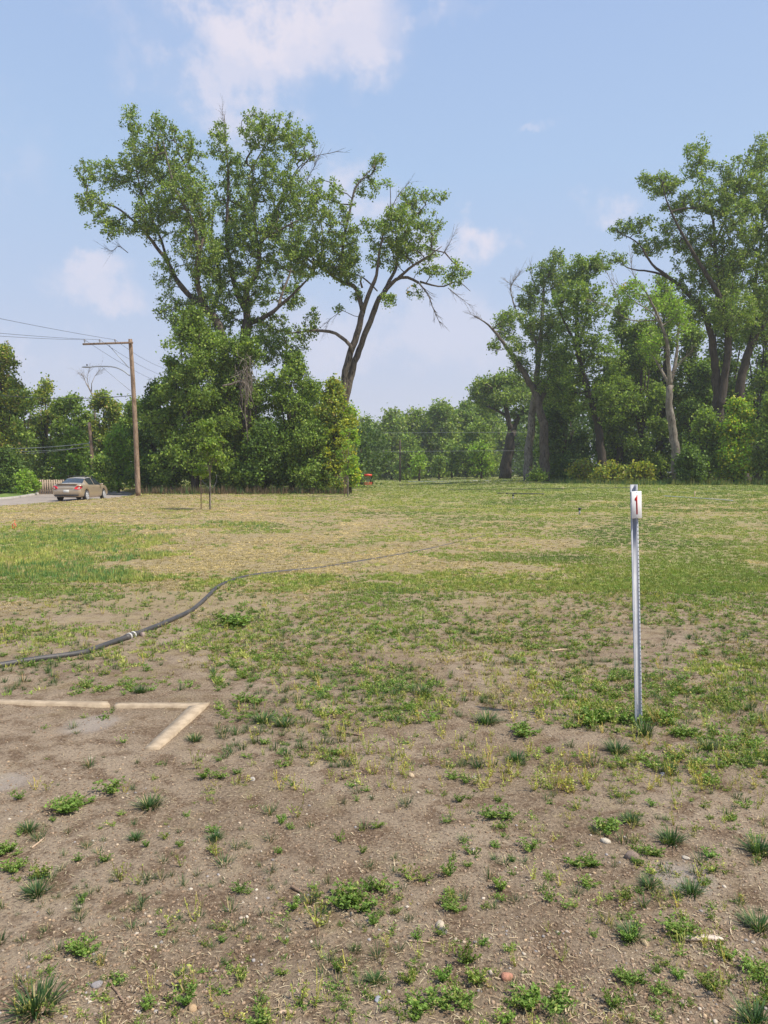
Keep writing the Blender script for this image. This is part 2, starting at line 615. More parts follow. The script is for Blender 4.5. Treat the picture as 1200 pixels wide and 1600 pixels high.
# past the tree lines the ground is bare leaf litter
mud = np.zeros(len(V))
for (cx, cy, rr, ry) in ((142, 1131, .17, .17), (8, 1221, .16, .13), (1060, 1370, .15, .12)):
    c = G(cx, cy)[0]
    q = np.hypot((V[:, 0] - c[0]) / rr, (V[:, 1] - c[1]) / ry)
    mud = np.maximum(mud, 1 - sstep(.7, 1.1, q + (fbm(V[:, 0] * 7, V[:, 1] * 7, 5, 2) - .5) * .5))
for nme, arr in (("green_cover", gg), ("straw_cover", ss), ("dried_mud", mud)):
    a = ground.data.attributes.new(nme, 'FLOAT', 'POINT')
    a.data.foreach_set("value", arr.astype(np.float32))

# road on the left with its far kerb
re_ = spline(np.c_[RE0, np.zeros(len(RE0))], 6)[:, :2]
tg = np.gradient(re_, axis=0); tg /= np.linalg.norm(tg, axis=1)[:, None]
nl = np.stack([-tg[:, 1], tg[:, 0]], 1)


def strip(offs, zs, name, mat, label, kind="structure"):
    mb = MB()
    k = len(offs)
    VV = np.stack([np.c_[re_ + nl * o, re_[:, 0] * 0 - .24 * sstep(22, 32, re_[:, 1]) + z] for o, z in zip(offs, zs)], 1)
    n = len(re_)
    i = np.arange(n - 1)[:, None] * k; j = np.arange(k - 1)[None]
    FF = np.stack([i + j, i + k + j, i + k + j + 1, i + j + 1], -1).reshape(-1, 4)[:, ::-1]
    mb.add(VV.reshape(-1, 3), FF)
    return tag(mb.build(name, mat), label, None, None, kind)


M_ROAD = plain("worn_asphalt", (0.33, 0.28, 0.235), (0.25, 0.215, 0.18), 1.5, 0.9, 0, .2, 0.4, 40)
M_CONC = plain("kerb_concrete", (0.42, 0.39, 0.35), (0.34, 0.31, 0.28), 3, 0.9, 0, .2, 0.3, 30)
M_TURF = plain("roadside_turf", (0.10, 0.17, 0.03), (0.18, 0.22, 0.06), 2.0, 0.95, 0, .1, 0.6, 20)
strip([0, 3.5, 7.0], [0.035, 0.07, 0.035], "road", M_ROAD, "worn grey asphalt road behind the parked car")
strip([7.0, 7.02, 7.2, 7.22], [0.03, 0.16, 0.17, 0.12], "kerb", M_CONC, "concrete kerb along the far side of the road")
strip([7.22, 9.5], [0.12, 0.13], "verge", M_TURF, "green grass verge beyond the far kerb")

# ------------------------------------------------------------------ ground cover
GREEN_D = np.array([0.085, 0.145, 0.045]); GREEN_B = np.array([0.155, 0.250, 0.045]); GREEN_Y = np.array([0.290, 0.310, 0.085])
STRAW = np.array([0.50, 0.40, 0.20]); STRAW_G = np.array([0.36, 0.33, 0.12])


def scatter(mb, proto, pos, ang, scl, tint):
    """many copies of a small prototype (v, f, c) merged; tint multiplies the colour"""
    v, f, c = proto
    n = len(pos)
    ca, sa_ = np.cos(ang), np.sin(ang)
    s = np.asarray(scl)
    if s.ndim == 1:
        s = np.stack([s, s], 1)
    x = (v[None, :, 0] * ca[:, None] - v[None, :, 1] * sa_[:, None]) * s[:, :1]
    y = (v[None, :, 0] * sa_[:, None] + v[None, :, 1] * ca[:, None]) * s[:, :1]
    z = v[None, :, 2] * s[:, 1:]
    V = np.stack([x, y, z], -1) + pos[:, None]
    F = f[None] + (np.arange(n) * len(v))[:, None, None]
    C = c[None] * tint[:, None]
    mb.add(V.reshape(-1, 3), F.reshape(-1, f.shape[1]), C.reshape(-1, 3))


def proto_far(nb, seed):
    """low tuft: nb single triangles, unit width 1, height 1"""
    r = np.random.default_rng(seed)
    v = []; f = []; c = []
    for i in range(nb):
        a = r.random() * 2 * pi; q = r.random() ** .6 * .45
        b = np.array([cos(a) * q, sin(a) * q, -0.04])
        d = r.random() * 2 * pi; ww = .055 + .05 * r.random()
        u = np.array([cos(d), sin(d), 0]) * ww
        tip = b + np.array([cos(a) * .35 * r.random(), sin(a) * .35 * r.random(), .45 + .65 * r.random()])
        n = len(v)
        v += [b - u, b + u, tip]; f.append((n, n + 1, n + 2))
        k = .75 + .5 * r.random()
        c += [np.ones(3) * k] * 3
    return np.array(v), np.array(f), np.array(c)


def sample_ground(n, py0, py1, px0=-260, px1=1460, pw=1.0):
    px = px0 + (px1 - px0) * rng.random(n)
    py = py0 + (py1 - py0) * rng.random(n) ** pw
    return px, py, G(px, py)


def on_road(p):
    i = np.clip(np.searchsorted(re_[:, 1], p[:, 1]), 0, len(re_) - 1)
    return (p[:, 0] < re_[i, 0] + .15) & (p[:, 0] > re_[i, 0] - 7.5) & (p[:, 1] > 24) & (p[:, 1] < 86)


def turf(name, label, n, py0, py1, hgt, minpx, nb, seed, pw=1.0, sparse=1.0):
    px, py, p = sample_ground(n, py0, py1, pw=pw)
    g, s = cover(px, py)
    wsz = 1.0
    nz = fbm(p[:, 0] * .55, p[:, 1] * .55, seed, 4) * .55 + fbm(p[:, 0] * 2.3, p[:, 1] * 2.3, seed + 9, 3) * .45
    th = (nz - .5) * np.interp(py, [850, 930], [5.5, 3.6])
    isg = (g + th * .55) > .5 + (rng.random(n) - .5) * .35
    sn = fbm(p[:, 0] * .9 + 40, p[:, 1] * .9, seed + 70, 4)
    iss = ~isg & ((s + (sn - .5) * 2.2 + (rng.random(n) - .5) * .9) > .45)
    keep = (isg | iss) & ~on_road(p) & ~((px < 335) & (py > 1086) & (py < 1112)) & (rng.random(n) < sparse * np.interp(py, [900, 980], [1, .38]))
    px, py, p, isg, nz = px[keep], py[keep], p[keep], isg[keep], nz[keep]
    n = len(p)
    d = p[:, 1]
    tone = fbm(p[:, 0] * .35, p[:, 1] * .35, seed + 31, 3)
    lush = np.exp(-(((px - 1080) / 200) ** 2 + ((py - 905) / 60) ** 2))[:, None]
    dry = np.exp(-(((px - 150) / 360) ** 2 + ((py - 785) / 28) ** 2))[:, None]
    k = np.clip((tone - .30) * 3.0, 0, 1)[:, None] * (1 - .4 * lush)
    r1 = rng.random((n, 1))
    cg = (GREEN_D * (1 - k) + GREEN_Y * k)
    cg = np.where(r1 < .35, GREEN_B[None] * .9 + 0 * cg, cg)
    cg = cg * (1 - .5 * dry) + STRAW_G * .5 * dry
    cg = cg * 1.35 + np.array([.03, .015, .005])
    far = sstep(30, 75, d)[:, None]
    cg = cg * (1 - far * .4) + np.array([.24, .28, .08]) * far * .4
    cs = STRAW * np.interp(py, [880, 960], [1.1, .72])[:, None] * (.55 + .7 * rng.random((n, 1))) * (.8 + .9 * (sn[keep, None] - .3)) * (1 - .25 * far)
    col = np.where(isg[:, None], cg, cs) * (.8 + .4 * rng.random((n, 1)))
    wpx = minpx * d / FPX
    W_ = np.maximum(.055 + .05 * rng.random(n), wpx * (1 + rng.random(n)))
    H_ = np.minimum(np.maximum(hgt * (.5 + rng.random(n)), wpx * .5), .16) * np.where(isg, 1.0, .55)
    mb = MB()
    protos = [proto_far(nb, seed * 10 + i) for i in range(6)]
    wh = rng.integers(0, 6, n)
    for i in range(6):
        q = wh == i
        scatter(mb, protos[i], p[q], rng.random(q.sum()) * 6.28, np.stack([W_[q], H_[q]], 1), col[q])
    return tag(mb.build(name, M_GRASS), label, None, None, "stuff")


turf("distant_turf", "low green and straw grass of the far half of the field", 46000, 746, 800, .035, 4.0, 8, 21, 1.0)
turf("field_turf", "patchy green and straw turf across the middle of the field", 60000, 796, 925, .035, 4.0, 11, 22, 1.15)
turf("patchy_turf", "broken patches of low grass on the earth in the near field", 34000, 915, 1110, .028, 4.0, 13, 23, 1.3)

# tall yellow-green seeding weeds on the left
px = rng.uniform(-320, 420, 26000); py = rng.uniform(815, 925, 26000)
p = G(px, py)
dens = np.exp(-((py - 862 - (px - 60) * .03) / 34) ** 4) * (1 - sstep(60, 330, px)) + .5 * np.exp(-(((px - 360) / 130) ** 2 + ((py - 826) / 9) ** 2))
q = rng.random(len(px)) < np.clip(dens + (fbm(p[:, 0] * .7, p[:, 1] * .7, 44, 4) - .5) * 5.5 * (dens > .03), 0, 1) * .62
p = p[q]
n = len(p)
mb = MB()
kk = rng.random((n, 1)); tn_ = np.clip((fbm(p[:, 0] * .6, p[:, 1] * .6, 45, 3) - .35) * 3, 0, 1)[:, None]
cc = np.where(kk < .30 + .5 * tn_, GREEN_Y * (1.15 + .7 * kk), np.where(kk > .88, STRAW, GREEN_D * 1.9))
sz = np.stack([.08 + .07 * rng.random(n), .03 + .09 * rng.random(n) ** 1.7], 1)
prs = [proto_far(12, 900 + i) for i in range(4)]
for q_ in prs:
    q_[0][:, :2] = q_[0][:, :2] * 1.0
wh = rng.integers(0, 4, n)
for i in range(4):
    s_ = wh == i
    scatter(mb, prs[i], p[s_], rng.random(s_.sum()) * 6.28, sz[s_], cc[s_])
tag(mb.build("seeding_weeds", M_GRASS), "knee-low yellow-green seeding weeds on the left of the field", None, None, "stuff")


# near plants --------------------------------------------------------
def blade(v, f, c, b, d, ln, wd, col, curve, r, seg=3):
    up = np.array([0, 0, 1.])
    side = np.cross(d, up); side /= np.linalg.norm(side) + 1e-9
    n = len(v)
    pos = np.array(b, float)
    dr = np.array(d, float)
    for i in range(seg + 1):
        ww = wd * (1 - (i / (seg + .35)) ** 1.5)
        v += [pos - side * ww * .5, pos + side * ww * .5]
        c += [col * (.75 + .5 * i / seg)] * 2
        pos = pos + dr * ln / seg
        dr = dr + np.array([0, 0, -curve]) / seg
        dr /= np.linalg.norm(dr)
    for i in range(seg):
        f.append((n + 2 * i, n + 2 * i + 1, n + 2 * i + 3, n + 2 * i + 2))


def proto_tuft(seed, nb=170, col=GREEN_D, dryf=.12):
    r = np.random.default_rng(seed)
    v = []; f = []; c = []
    for i in range(nb):
        a = r.random() * 2 * pi; q = r.random() * .26
        tilt = .10 + 1.1 * r.random()
        d = np.array([cos(a) * tilt, sin(a) * tilt, 1.0]); d /= np.linalg.norm(d)
        cl = STRAW * .9 if r.random() < dryf else col * (.5 + .6 * r.random()) + np.array([0, .02, 0.01]) * r.random()
        blade(v, f, c, (cos(a) * q, sin(a) * q, -.03), d, .26 + .34 * r.random(), .024 + .012 * r.random(), cl, .9 * r.random(), r)
    return np.array(v), np.array(f), np.array(c)


def proto_weed(seed, nst=11, col=GREEN_B, spread=.5, up=.35, yel=.08, nl=13):
    """low branching broad-leaved weed: stems carrying small folded leaves"""
    r = np.random.default_rng(seed)
    v = []; f = []; c = []
    for i in range(nst):
        a = r.random() * 2 * pi
        ln = spread * (.45 + .75 * r.random())
        hh = up * (.35 + r.random())
        base = np.array([cos(a) * .04, sin(a) * .04, -.02])
        end = np.array([cos(a) * ln * .9, sin(a) * ln * .9, hh])
        mid = (base + end) / 2 + np.array([0, 0, hh * .25]) + r.normal(size=3) * .03
        sc = STRAW * .8 if r.random() < .4 else col * .8
        d = mid - base; blade(v, f, c, base, d / np.linalg.norm(d), np.linalg.norm(d), .018, sc, 0, r, 1)
        d = end - mid; blade(v, f, c, mid, d / np.linalg.norm(d), np.linalg.norm(d), .014, sc, 0, r, 1)
        for k in range(nl):
            tt = (k + .6) / nl
            q = (base * (1 - tt) ** 2 + 2 * mid * tt * (1 - tt) + end * tt * tt) + r.normal(size=3) * .018
            aa = r.random() * 2 * pi
            dd = np.array([cos(aa), sin(aa), .15 + .8 * r.random()]); dd /= np.linalg.norm(dd)
            cl = (GREEN_Y * 1.2 if r.random() < yel else col * (.65 + .75 * r.random()))
            L_ = .085 + .07 * r.random(); W_ = L_ * .5
            side = np.cross(dd, r.normal(size=3)); side /= np.linalg.norm(side)
            n = len(v)
            v += [q, q + dd * L_ * .5 + side * W_ * .5, q + dd * L_, q + dd * L_ * .5 - side * W_ * .5]
            c += [cl * .8, cl, cl * 1.1, cl]
            f.append((n, n + 1, n + 2, n + 3))
    return np.array(v), np.array(f), np.array(c)


def proto_dry(seed, nst=6, tall=.9, nl=7):
    r = np.random.default_rng(seed)
    Y1 = np.array([.52, .49, .15]); Y2 = np.array([.34, .38, .08])
    v = []; f = []; c = []
    for i in range(nst):
        a = r.random() * 2 * pi
        hh = tall * (.25 + .75 * r.random()); ln = .15 + .35 * r.random()
        base = np.array([cos(a) * .03, sin(a) * .03, -.02])
        end = np.array([cos(a) * ln, sin(a) * ln, hh])
        mid = (base + end) / 2 + r.normal(size=3) * .07
        col = Y1 if r.random() < .7 else STRAW * .9
        for (p0, p1) in ((base, mid), (mid, end)):
            d = p1 - p0
            blade(v, f, c, p0, d / np.linalg.norm(d), np.linalg.norm(d), .032, col, 0, r, 1)
            n = len(v)
            s2 = np.array([-d[1], d[0], 0]); s2 = s2 / (np.linalg.norm(s2) + 1e-6) * .014
            v += [p0 - s2, p0 + s2, p1 + s2, p1 - s2]; c += [col] * 4; f.append((n, n + 1, n + 2, n + 3))
        for k in range(nl):
            tt = r.random()
            q = (base * (1 - tt) ** 2 + 2 * mid * tt * (1 - tt) + end * tt * tt)
            dd = r.normal(size=3); dd[2] = abs(dd[2]) * .7; dd /= np.linalg.norm(dd)
            cl = Y2 * (.7 + .8 * r.random()) if r.random() < .6 else (GREEN_B * (.8 + .5 * r.random()) if r.random() < .6 else Y1)
            L_ = .07 + .07 * r.random(); side = np.cross(dd, r.normal(size=3)); side /= np.linalg.norm(side)
            n = len(v)
            v += [q, q + dd * L_ * .5 + side * L_ * .25, q + dd * L_, q + dd * L_ * .5 - side * L_ * .25]
            c += [cl] * 4
            f.append((n, n + 1, n + 2, n + 3))
    return np.array(v), np.array(f), np.array(c)


TUFTS = [proto_tuft(100 + i, 170) for i in range(5)]
TUFTS_LO = [proto_tuft(140 + i, 34) for i in range(5)]
WEEDS = [proto_weed(200 + i, 17, nl=15) for i in range(6)]
WEEDS_LO = [proto_weed(240 + i, 10, GREEN_B, .5, .28, .2, 8) for i in range(6)]
DRYS = [proto_dry(300 + i) for i in range(6)]
FLAT = [proto_weed(260 + i, 8, GREEN_B * .9, .55, .10, .3, 8) for i in range(4)]


def near_stuff(name, label, kinds, n, py0, py1, seed, sz, px0=-250, px1=1450, gmul=1.0, pw=1.0, jit=None, amt=.5, even=1.0):
    px, py, p = sample_ground(n, py0, py1, px0, px1, pw)
    g, s = cover(px, py)
    nz = fbm(p[:, 0] * 1.1, p[:, 1] * 1.1, seed, 4)
    keep = (rng.random(n) < np.clip((g * gmul + (nz - .5) * 1.9 * even * (g > .05)), 0.01, 1) * amt * 2) & ~((px < 338) & (py > 1088) & (py < 1180) & ((py < 1114) | (px > 218)))
    p = p[keep]; n = len(p)
    mb = MB()
    wh = rng.integers(0, len(kinds), n)
    for i, pr in enumerate(kinds):
        q = wh == i
        m_ = q.sum()
        if m_ == 0: continue
        sc_ = sz[0] + (sz[1] - sz[0]) * rng.random(m_) ** 2
        tn = np.ones((m_, 3)) * (.75 + .55 * rng.random((m_, 1)))
        tn[:, 0] *= .90 + .28 * rng.random(m_) ** 1.5
        scatter(mb, pr, p[q], rng.random(m_) * 6.28, np.stack([sc_, sc_ * (.7 + .6 * rng.random(m_))], 1), tn)
    return tag(mb.build(name, M_GRASS), label, None, None, "stuff")


near_stuff("small_grass", "small scattered green grass tufts in the bare earth", TUFTS_LO, 11000, 900, 1200, 51, (.035, .12), gmul=1.3, amt=.6)
near_stuff("low_weeds", "low leafy weeds scattered over the earth beyond the boards", WEEDS_LO + FLAT, 15000, 900, 1200, 52, (.05, .16), gmul=1.3, amt=.6)
near_stuff("yellow_sprigs", "thin yellowing weed sprigs dotted over the earth", DRYS, 6000, 920, 1240, 53, (.05, .12), gmul=1.2, amt=.5)
near_stuff("sprouting_weeds", "tiny weed seedlings in the trodden foreground earth", FLAT + DRYS + WEEDS_LO, 3200, 1180, 1680, 54, (.025, .085), gmul=1.6, amt=.9)
near_stuff("sprouting_grass", "tiny grass seedlings in the trodden foreground earth", TUFTS_LO, 1300, 1180, 1680, 55, (.03, .09), gmul=1.4, amt=.9)

near_stuff("scattered_tufts", "small separate green tufts and weeds dotted evenly over the earth", TUFTS_LO + WEEDS_LO, 1500, 1000, 1420, 58, (.06, .12), gmul=.8, amt=.6, even=.25)
near_stuff("creeping_weeds", "separate little leafy weeds dotted over the foreground earth", WEEDS, 520, 1150, 1640, 59, (.05, .10), gmul=1.0, amt=.6, even=.25)

# pebbles, crumbs of earth, bits of straw ------------------------------------
def proto_pebble(seed):
    r = np.random.default_rng(seed)
    ph = (1 + 5 ** .5) / 2
    v = np.array([(-1, ph, 0), (1, ph, 0), (-1, -ph, 0), (1, -ph, 0), (0, -1, ph), (0, 1, ph), (0, -1, -ph), (0, 1, -ph), (ph, 0, -1), (ph, 0, 1), (-ph, 0, -1), (-ph, 0, 1)], float)
    v /= np.linalg.norm(v[0])
    v *= 1 + .35 * (r.random((12, 1)) - .5)
    v *= np.array([.5, .5 * (.6 + .4 * r.random()), .3])
    v[:, 2] += .05
    f = np.array([(0, 11, 5), (0, 5, 1), (0, 1, 7), (0, 7, 10), (0, 10, 11), (1, 5, 9), (5, 11, 4), (11, 10, 2), (10, 7, 6), (7, 1, 8), (3, 9, 4), (3, 4, 2), (3, 2, 6), (3, 6, 8), (3, 8, 9), (4, 9, 5), (2, 4, 11), (6, 2, 10), (8, 6, 7), (9, 8, 1)])
    return v, f, np.ones((12, 3))


PEB = [proto_pebble(i) for i in range(6)]


def pebbles(name, label, n, py0, py1, s0, s1, cols, power=3, pw=1.0):
    px, py, p = sample_ground(n, py0, py1, pw=pw)
    p = p[rng.random(n) < np.clip((fbm(p[:, 0] * 1.3, p[:, 1] * 1.3, 61, 4) - .36) * 4.5, .10, 1)]; n = len(p)
    mb = MB()
    wh = rng.integers(0, 6, n)
    cols = np.array(cols)
    for i in range(6):
        q = wh == i; m_ = q.sum()
        sc_ = s0 + (s1 - s0) * rng.random(m_) ** power
        c = cols[rng.integers(0, len(cols), m_)] * (.75 + .5 * rng.random((m_, 1)))
        scatter(mb, PEB[i], p[q], rng.random(m_) * 6.28, sc_, c)
    return tag(mb.build(name, M_TINT), label, None, None, "stuff")


pebbles("pebbles", "small pale pebbles pressed into the earth", 7500, 1060, 1680, .003, .020,
        [(.42, .33, .23), (.36, .29, .22), (.48, .41, .32), (.30, .27, .25), (.27, .21, .16), (.42, .30, .18)], 5, .8)
pebbles("earth_crumbs", "crumbs of dry brown earth", 42000, 1040, 1680, .003, .017,
        [(.26, .18, .115), (.20, .135, .085), (.31, .22, .145)], 3, .9)


def straws(name, label, n, py0, py1, l0, l1, wd):
    px, py, p = sample_ground(n, py0, py1)
    nz = fbm(p[:, 0] * 1.6, p[:, 1] * 1.6, 88, 4)
    p = p[rng.random(n) < np.clip((nz - .40) * 5, .12, 1)]
    n = len(p)
    v = np.array([(-.5, -.5, .012), (0, -.42, .03), (.5, -.3, .02), (.5, .3, .02), (0, .5, .03), (-.5, .5, .012)])
    f = np.array([(0, 1, 4, 5), (1, 2, 3, 4)])
    a = rng.random(n) * 6.28
    ln = l0 + (l1 - l0) * rng.random(n) ** 2
    ww = wd * (.6 + .8 * rng.random(n))
    bend = (rng.random(n) - .5) * .5
    xx = v[None, :, 0] * ln[:, None]
    yy = v[None, :, 1] * ww[:, None] + (v[None, :, 0] ** 2) * (bend * ln)[:, None]
    zz = np.ones_like(xx) * .004 + v[None, :, 2] * .12 * rng.random((n, 1)) + xx * ((rng.random((n, 1)) - .4) * .25)
    V = np.stack([xx * np.cos(a)[:, None] - yy * np.sin(a)[:, None], xx * np.sin(a)[:, None] + yy * np.cos(a)[:, None], np.maximum(zz, .001)], -1) + p[:, None]
    F = f[None] + (np.arange(n) * 6)[:, None, None]
    c = np.array([(.50, .38, .22), (.58, .47, .30), (.40, .29, .17), (.46, .40, .24)])[rng.integers(0, 4, n)] * (.7 + .5 * rng.random((n, 1)))
    mb = MB(); mb.add(V.reshape(-1, 3), F.reshape(-1, 4), np.repeat(c, 6, 0))
    return tag(mb.build(name, M_TINT), label, None, None, "stuff")


straws("straw_litter", "bits of dry straw lying on the earth", 15000, 1030, 1680, .006, .034, .0020)

# ------------------------------------------------------------------ singled-out plants
def plant_obj(name, protos, i, p, scl, label, cat, group, mix=None):
    mb = MB()
    r = np.random.default_rng(i * 7 + 3)
    k = 1 + int(scl[2])
    for j in range(k):
        pr = protos[(i + j) % len(protos)]
        off = np.zeros(3) if j == 0 else np.array([(r.random() - .5) * scl[0] * 1.1, (r.random() - .5) * scl[0] * .6, 0])
        s_ = scl[0] * (1 if k == 1 else .62 + .15 * r.random())
        scatter(mb, pr, (off)[None], np.array([r.random() * 6.28]), np.array([[s_, s_ * scl[1]]]), np.ones((1, 3)) * (.9 + .25 * r.random()))
    o = mb.build(name, M_GRASS)
    o.location = tuple(p)
    return tag(o, label, cat, group)


T, Wd, D_ = 'tuft', 'weed', 'dry'
PL = [
    (57, 1396, 46, T, 0, "spiky dark grass tuft with a few dry blades, by the left edge of the foreground"),
    (45, 1299, 32, T, 0, "small dark grass tuft between two leafy weed patches near the left edge"),
    (15, 1330, 40, Wd, 1, "bright green weed cut by the left edge, left of the small dark tuft"),
    (20, 1360, 46, Wd, 1, "yellowish green weed patch just above the spiky tuft at the left edge"),
    (172, 1238, 40, Wd, 0, "upright leafy weed below the end of the short tan board"),
    (105, 1268, 62, Wd, 2, "wide bright green weed patch left of the upright weed below the boards"),
    (233, 1262, 42, T, 0, "grey-green seeding tuft right of the upright weed below the boards"),
    (343, 1216, 34, Wd, 1, "flat green weed on bare earth below and right of the board corner"),
    (337, 1313, 28, T, 0, "small tuft with pale dry tips on bare earth left of centre"),
    (213, 1309, 26, T, 0, "tiny dark tuft under the grey-green seeding tuft"),
    (188, 1376, 44, D_, 1, "yellow arching dry weed with a green heart left of centre"),
    (55, 1580, 70, T, 0, "large pale-green splayed grass tuft in the bottom left corner"),
    (130, 1492, 56, Wd, 1, "low yellow-green weed above the dark twig in the bottom left"),
    (290, 1552, 56, D_, 0, "tall branching yellow stem near the bottom, left of centre"),
    (230, 1575, 28, Wd, 0, "little yellow-green weed right of the dark twig"),
    (265, 1448, 30, D_, 0, "left one of two small dry weeds above the branching yellow stem"),
    (305, 1440, 32, D_, 0, "right one of two small dry weeds above the branching yellow stem"),
    (465, 1278, 34, D_, 0, "upright yellow sprig with a green foot in the bare middle ground"),
    (497, 1448, 44, D_, 0, "tall crooked yellow weed stem left of the sprawling weed patch"),
    (565, 1422, 70, Wd, 2, "sprawling green and dry weed patch in the middle of the foreground"),
    (460, 1420, 28, Wd, 0, "small leafy weed beside a short stick"),
    (587, 1535, 30, T, 0, "small star-shaped grass tuft low in the middle"),
    (690, 1568, 62, Wd, 2, "largest bright green weed at the bottom, right of centre"),
    (650, 1592, 24, Wd, 0, "little weed touching the bottom edge beside the largest bright weed"),
    (714, 1424, 40, Wd, 1, "green weed above the pair of stones"),
    (470, 1565, 56, D_, 1, "ragged yellow-green weed near the bottom left of the largest bright weed"),
    (410, 1596, 46, Wd, 1, "green weed cut by the bottom edge beside a pale stick"),
    (728, 1222, 32, Wd, 1, "dark green weed on bare earth left of a tan stone"),
    (790, 1278, 46, Wd, 1, "branching green weed between the post and the middle of the ground"),
    (808, 1190, 34, T, 0, "dark grass tuft standing alone left below the post"),
    (820, 1150, 52, Wd, 1, "bright leafy weed along the post's shadow"),
    (965, 1176, 44, T, 0, "dense tuft with pale tips right in front of the post foot"),
    (1106, 1170, 36, T, 0, "round dark green tuft to the right of the post"),
    (1048, 1206, 36, T, 0, "dark tuft right next to a leafy weed below the post"),
    (1020, 1198, 34, Wd, 0, "leafy weed left of the dark tuft below the post"),
    (1110, 1224, 34, Wd, 0, "upright yellow-green weed throwing a shadow, right below the post"),
    (945, 1298, 50, Wd, 1, "broad bright weed with a dark tuft at its right side"),
    (985, 1285, 34, T, 0, "dark tuft growing against the broad bright weed"),
    (1048, 1314, 44, T, 0, "spiky dark tuft with dry yellow stalks in the right foreground"),
    (1015, 1334, 32, Wd, 0, "dark leafy weed beside the brown rock"),
    (826, 1328, 30, Wd, 0, "small bright rosette in the right foreground"),
    (925, 1350, 46, Wd, 1, "flat wide weed left of the brown rock"),
    (1015, 1386, 36, T, 0, "dense tuft, left one of two below the brown rock"),
    (1080, 1395, 40, T, 0, "dense tuft, right one of two below the brown rock"),
    (1185, 1330, 52, T, 0, "large tuft with dry blades cut by the right edge"),
    (985, 1464, 44, T, 0, "big grass tuft left of the leafy weeds by the white wood"),
    (1055, 1455, 56, Wd, 1, "bright leafy weeds just above the scrap of white wood"),
    (972, 1530, 42, Wd, 1, "tall fleshy green weed throwing a shadow in the right foreground"),
    (830, 1562, 66, Wd, 2, "dark green creeping weed patch at the bottom right of centre"),
    (1030, 1552, 26, Wd, 0, "little green weed right of the tall fleshy weed"),
    (1125, 1556, 34, D_, 0, "yellowing weed near the bottom right corner"),
    (1186, 1450, 50, T, 0, "tall tuft with dry stalks cut by the right edge beside the white wood"),
    (1185, 1532, 54, Wd, 1, "leafy weed patch cut by the right edge near the bottom"),
    (1180, 1600, 60, T, 0, "dark grass tuft in the bottom right corner"),
    (1140, 1497, 28, Wd, 0, "small dark weed right under the scrap of white wood"),
    (378, 978, 58, Wd, 2, "large lush green weed below the bend of the black pipe"),
    (445, 1135, 36, T, 0, "dark tuft right of the board corner"),
    (412, 1128, 40, T, 0, "dark bushy tuft nearest the board corner"),
    (380, 1096, 44, Wd, 1, "bright weed above right of the board corner"),
    (220, 1082, 28, T, 0, "small dark tuft just behind the long tan board"),
    (305, 1156, 28, T, 0, "small grey-green tuft right of the short tan board"),
    (660, 1085, 32, T, 0, "dark tuft on the earth behind the bare middle"),
    (762, 1128, 44, T, 0, "dark tuft beside the tip of the post's shadow"),
]
for i, (px, py, wpx, kd, ex, lab) in enumerate(PL):
    p = G(px, py)[0]
    wm = wpx / FPX * sqrt(p[1] ** 2 + CH ** 2) * 1.3
    if kd == T:
        plant_obj("grass_tuft", TUFTS, i, p, (wm * .88, .72, ex), lab, "grass tuft", "single grass tufts in the bare earth")
    elif kd == Wd:
        plant_obj("weed", WEEDS, i, p, (wm * .95, .75, ex), lab, "weed", "single leafy weeds in the bare earth")
    else:
        plant_obj("dry_weed", DRYS, i, p, (wm * .9, 1.05, ex), lab, "weed", "yellow dry weeds in the bare earth")

# bushy growth round the foot of the post
for i, (px, py, wpx, kd, lab) in enumerate([
        (925, 1128, 70, Wd, "bushy green weed left of the post foot"),
        (962, 1128, 60, Wd, "tall bushy weed touching the left of the post foot"),
        (1040, 1128, 56, Wd, "low green weed right of the post foot"),
        (1060, 1150, 44, Wd, "trailing weed in front of and right of the post foot"),
        (1006, 1150, 44, T, "grass tuft with pale blades at the front of the post foot")]):
    p = G(px, py)[0]
    wm = wpx / FPX * p[1] * 1.05
    if kd == Wd:
        plant_obj("weed", WEEDS, i + 90, p, (wm, .9, 2), lab, "weed", "weeds round the post foot")
    else:
        plant_obj("grass_tuft", TUFTS, i + 90, p, (wm, 1.2, 0), lab, "grass tuft", "weeds round the post foot")
mb = MB()
v = []; f = []; c = []
r = np.random.default_rng(5)
for i in range(34):
    a = r.normal(0.0, .5)
    d = np.array([-.55 + a * .4, r.normal(0, .3), 1.0]); d /= np.linalg.norm(d)
    blade(v, f, c, (r.normal(0, .03), r.normal(0, .03), 0), d, .13 + .16 * r.random(), .0035, STRAW * (.8 + .5 * r.random()), .7, r)
mb.add(np.array(v), np.array(f), np.array(c))
o = mb.build("dry_grass", M_GRASS); o.location = tuple(G(1026, 1130)[0])
tag(o, "sheaf of pale dry grass blades leaning beside the post foot on its right", "dry grass")

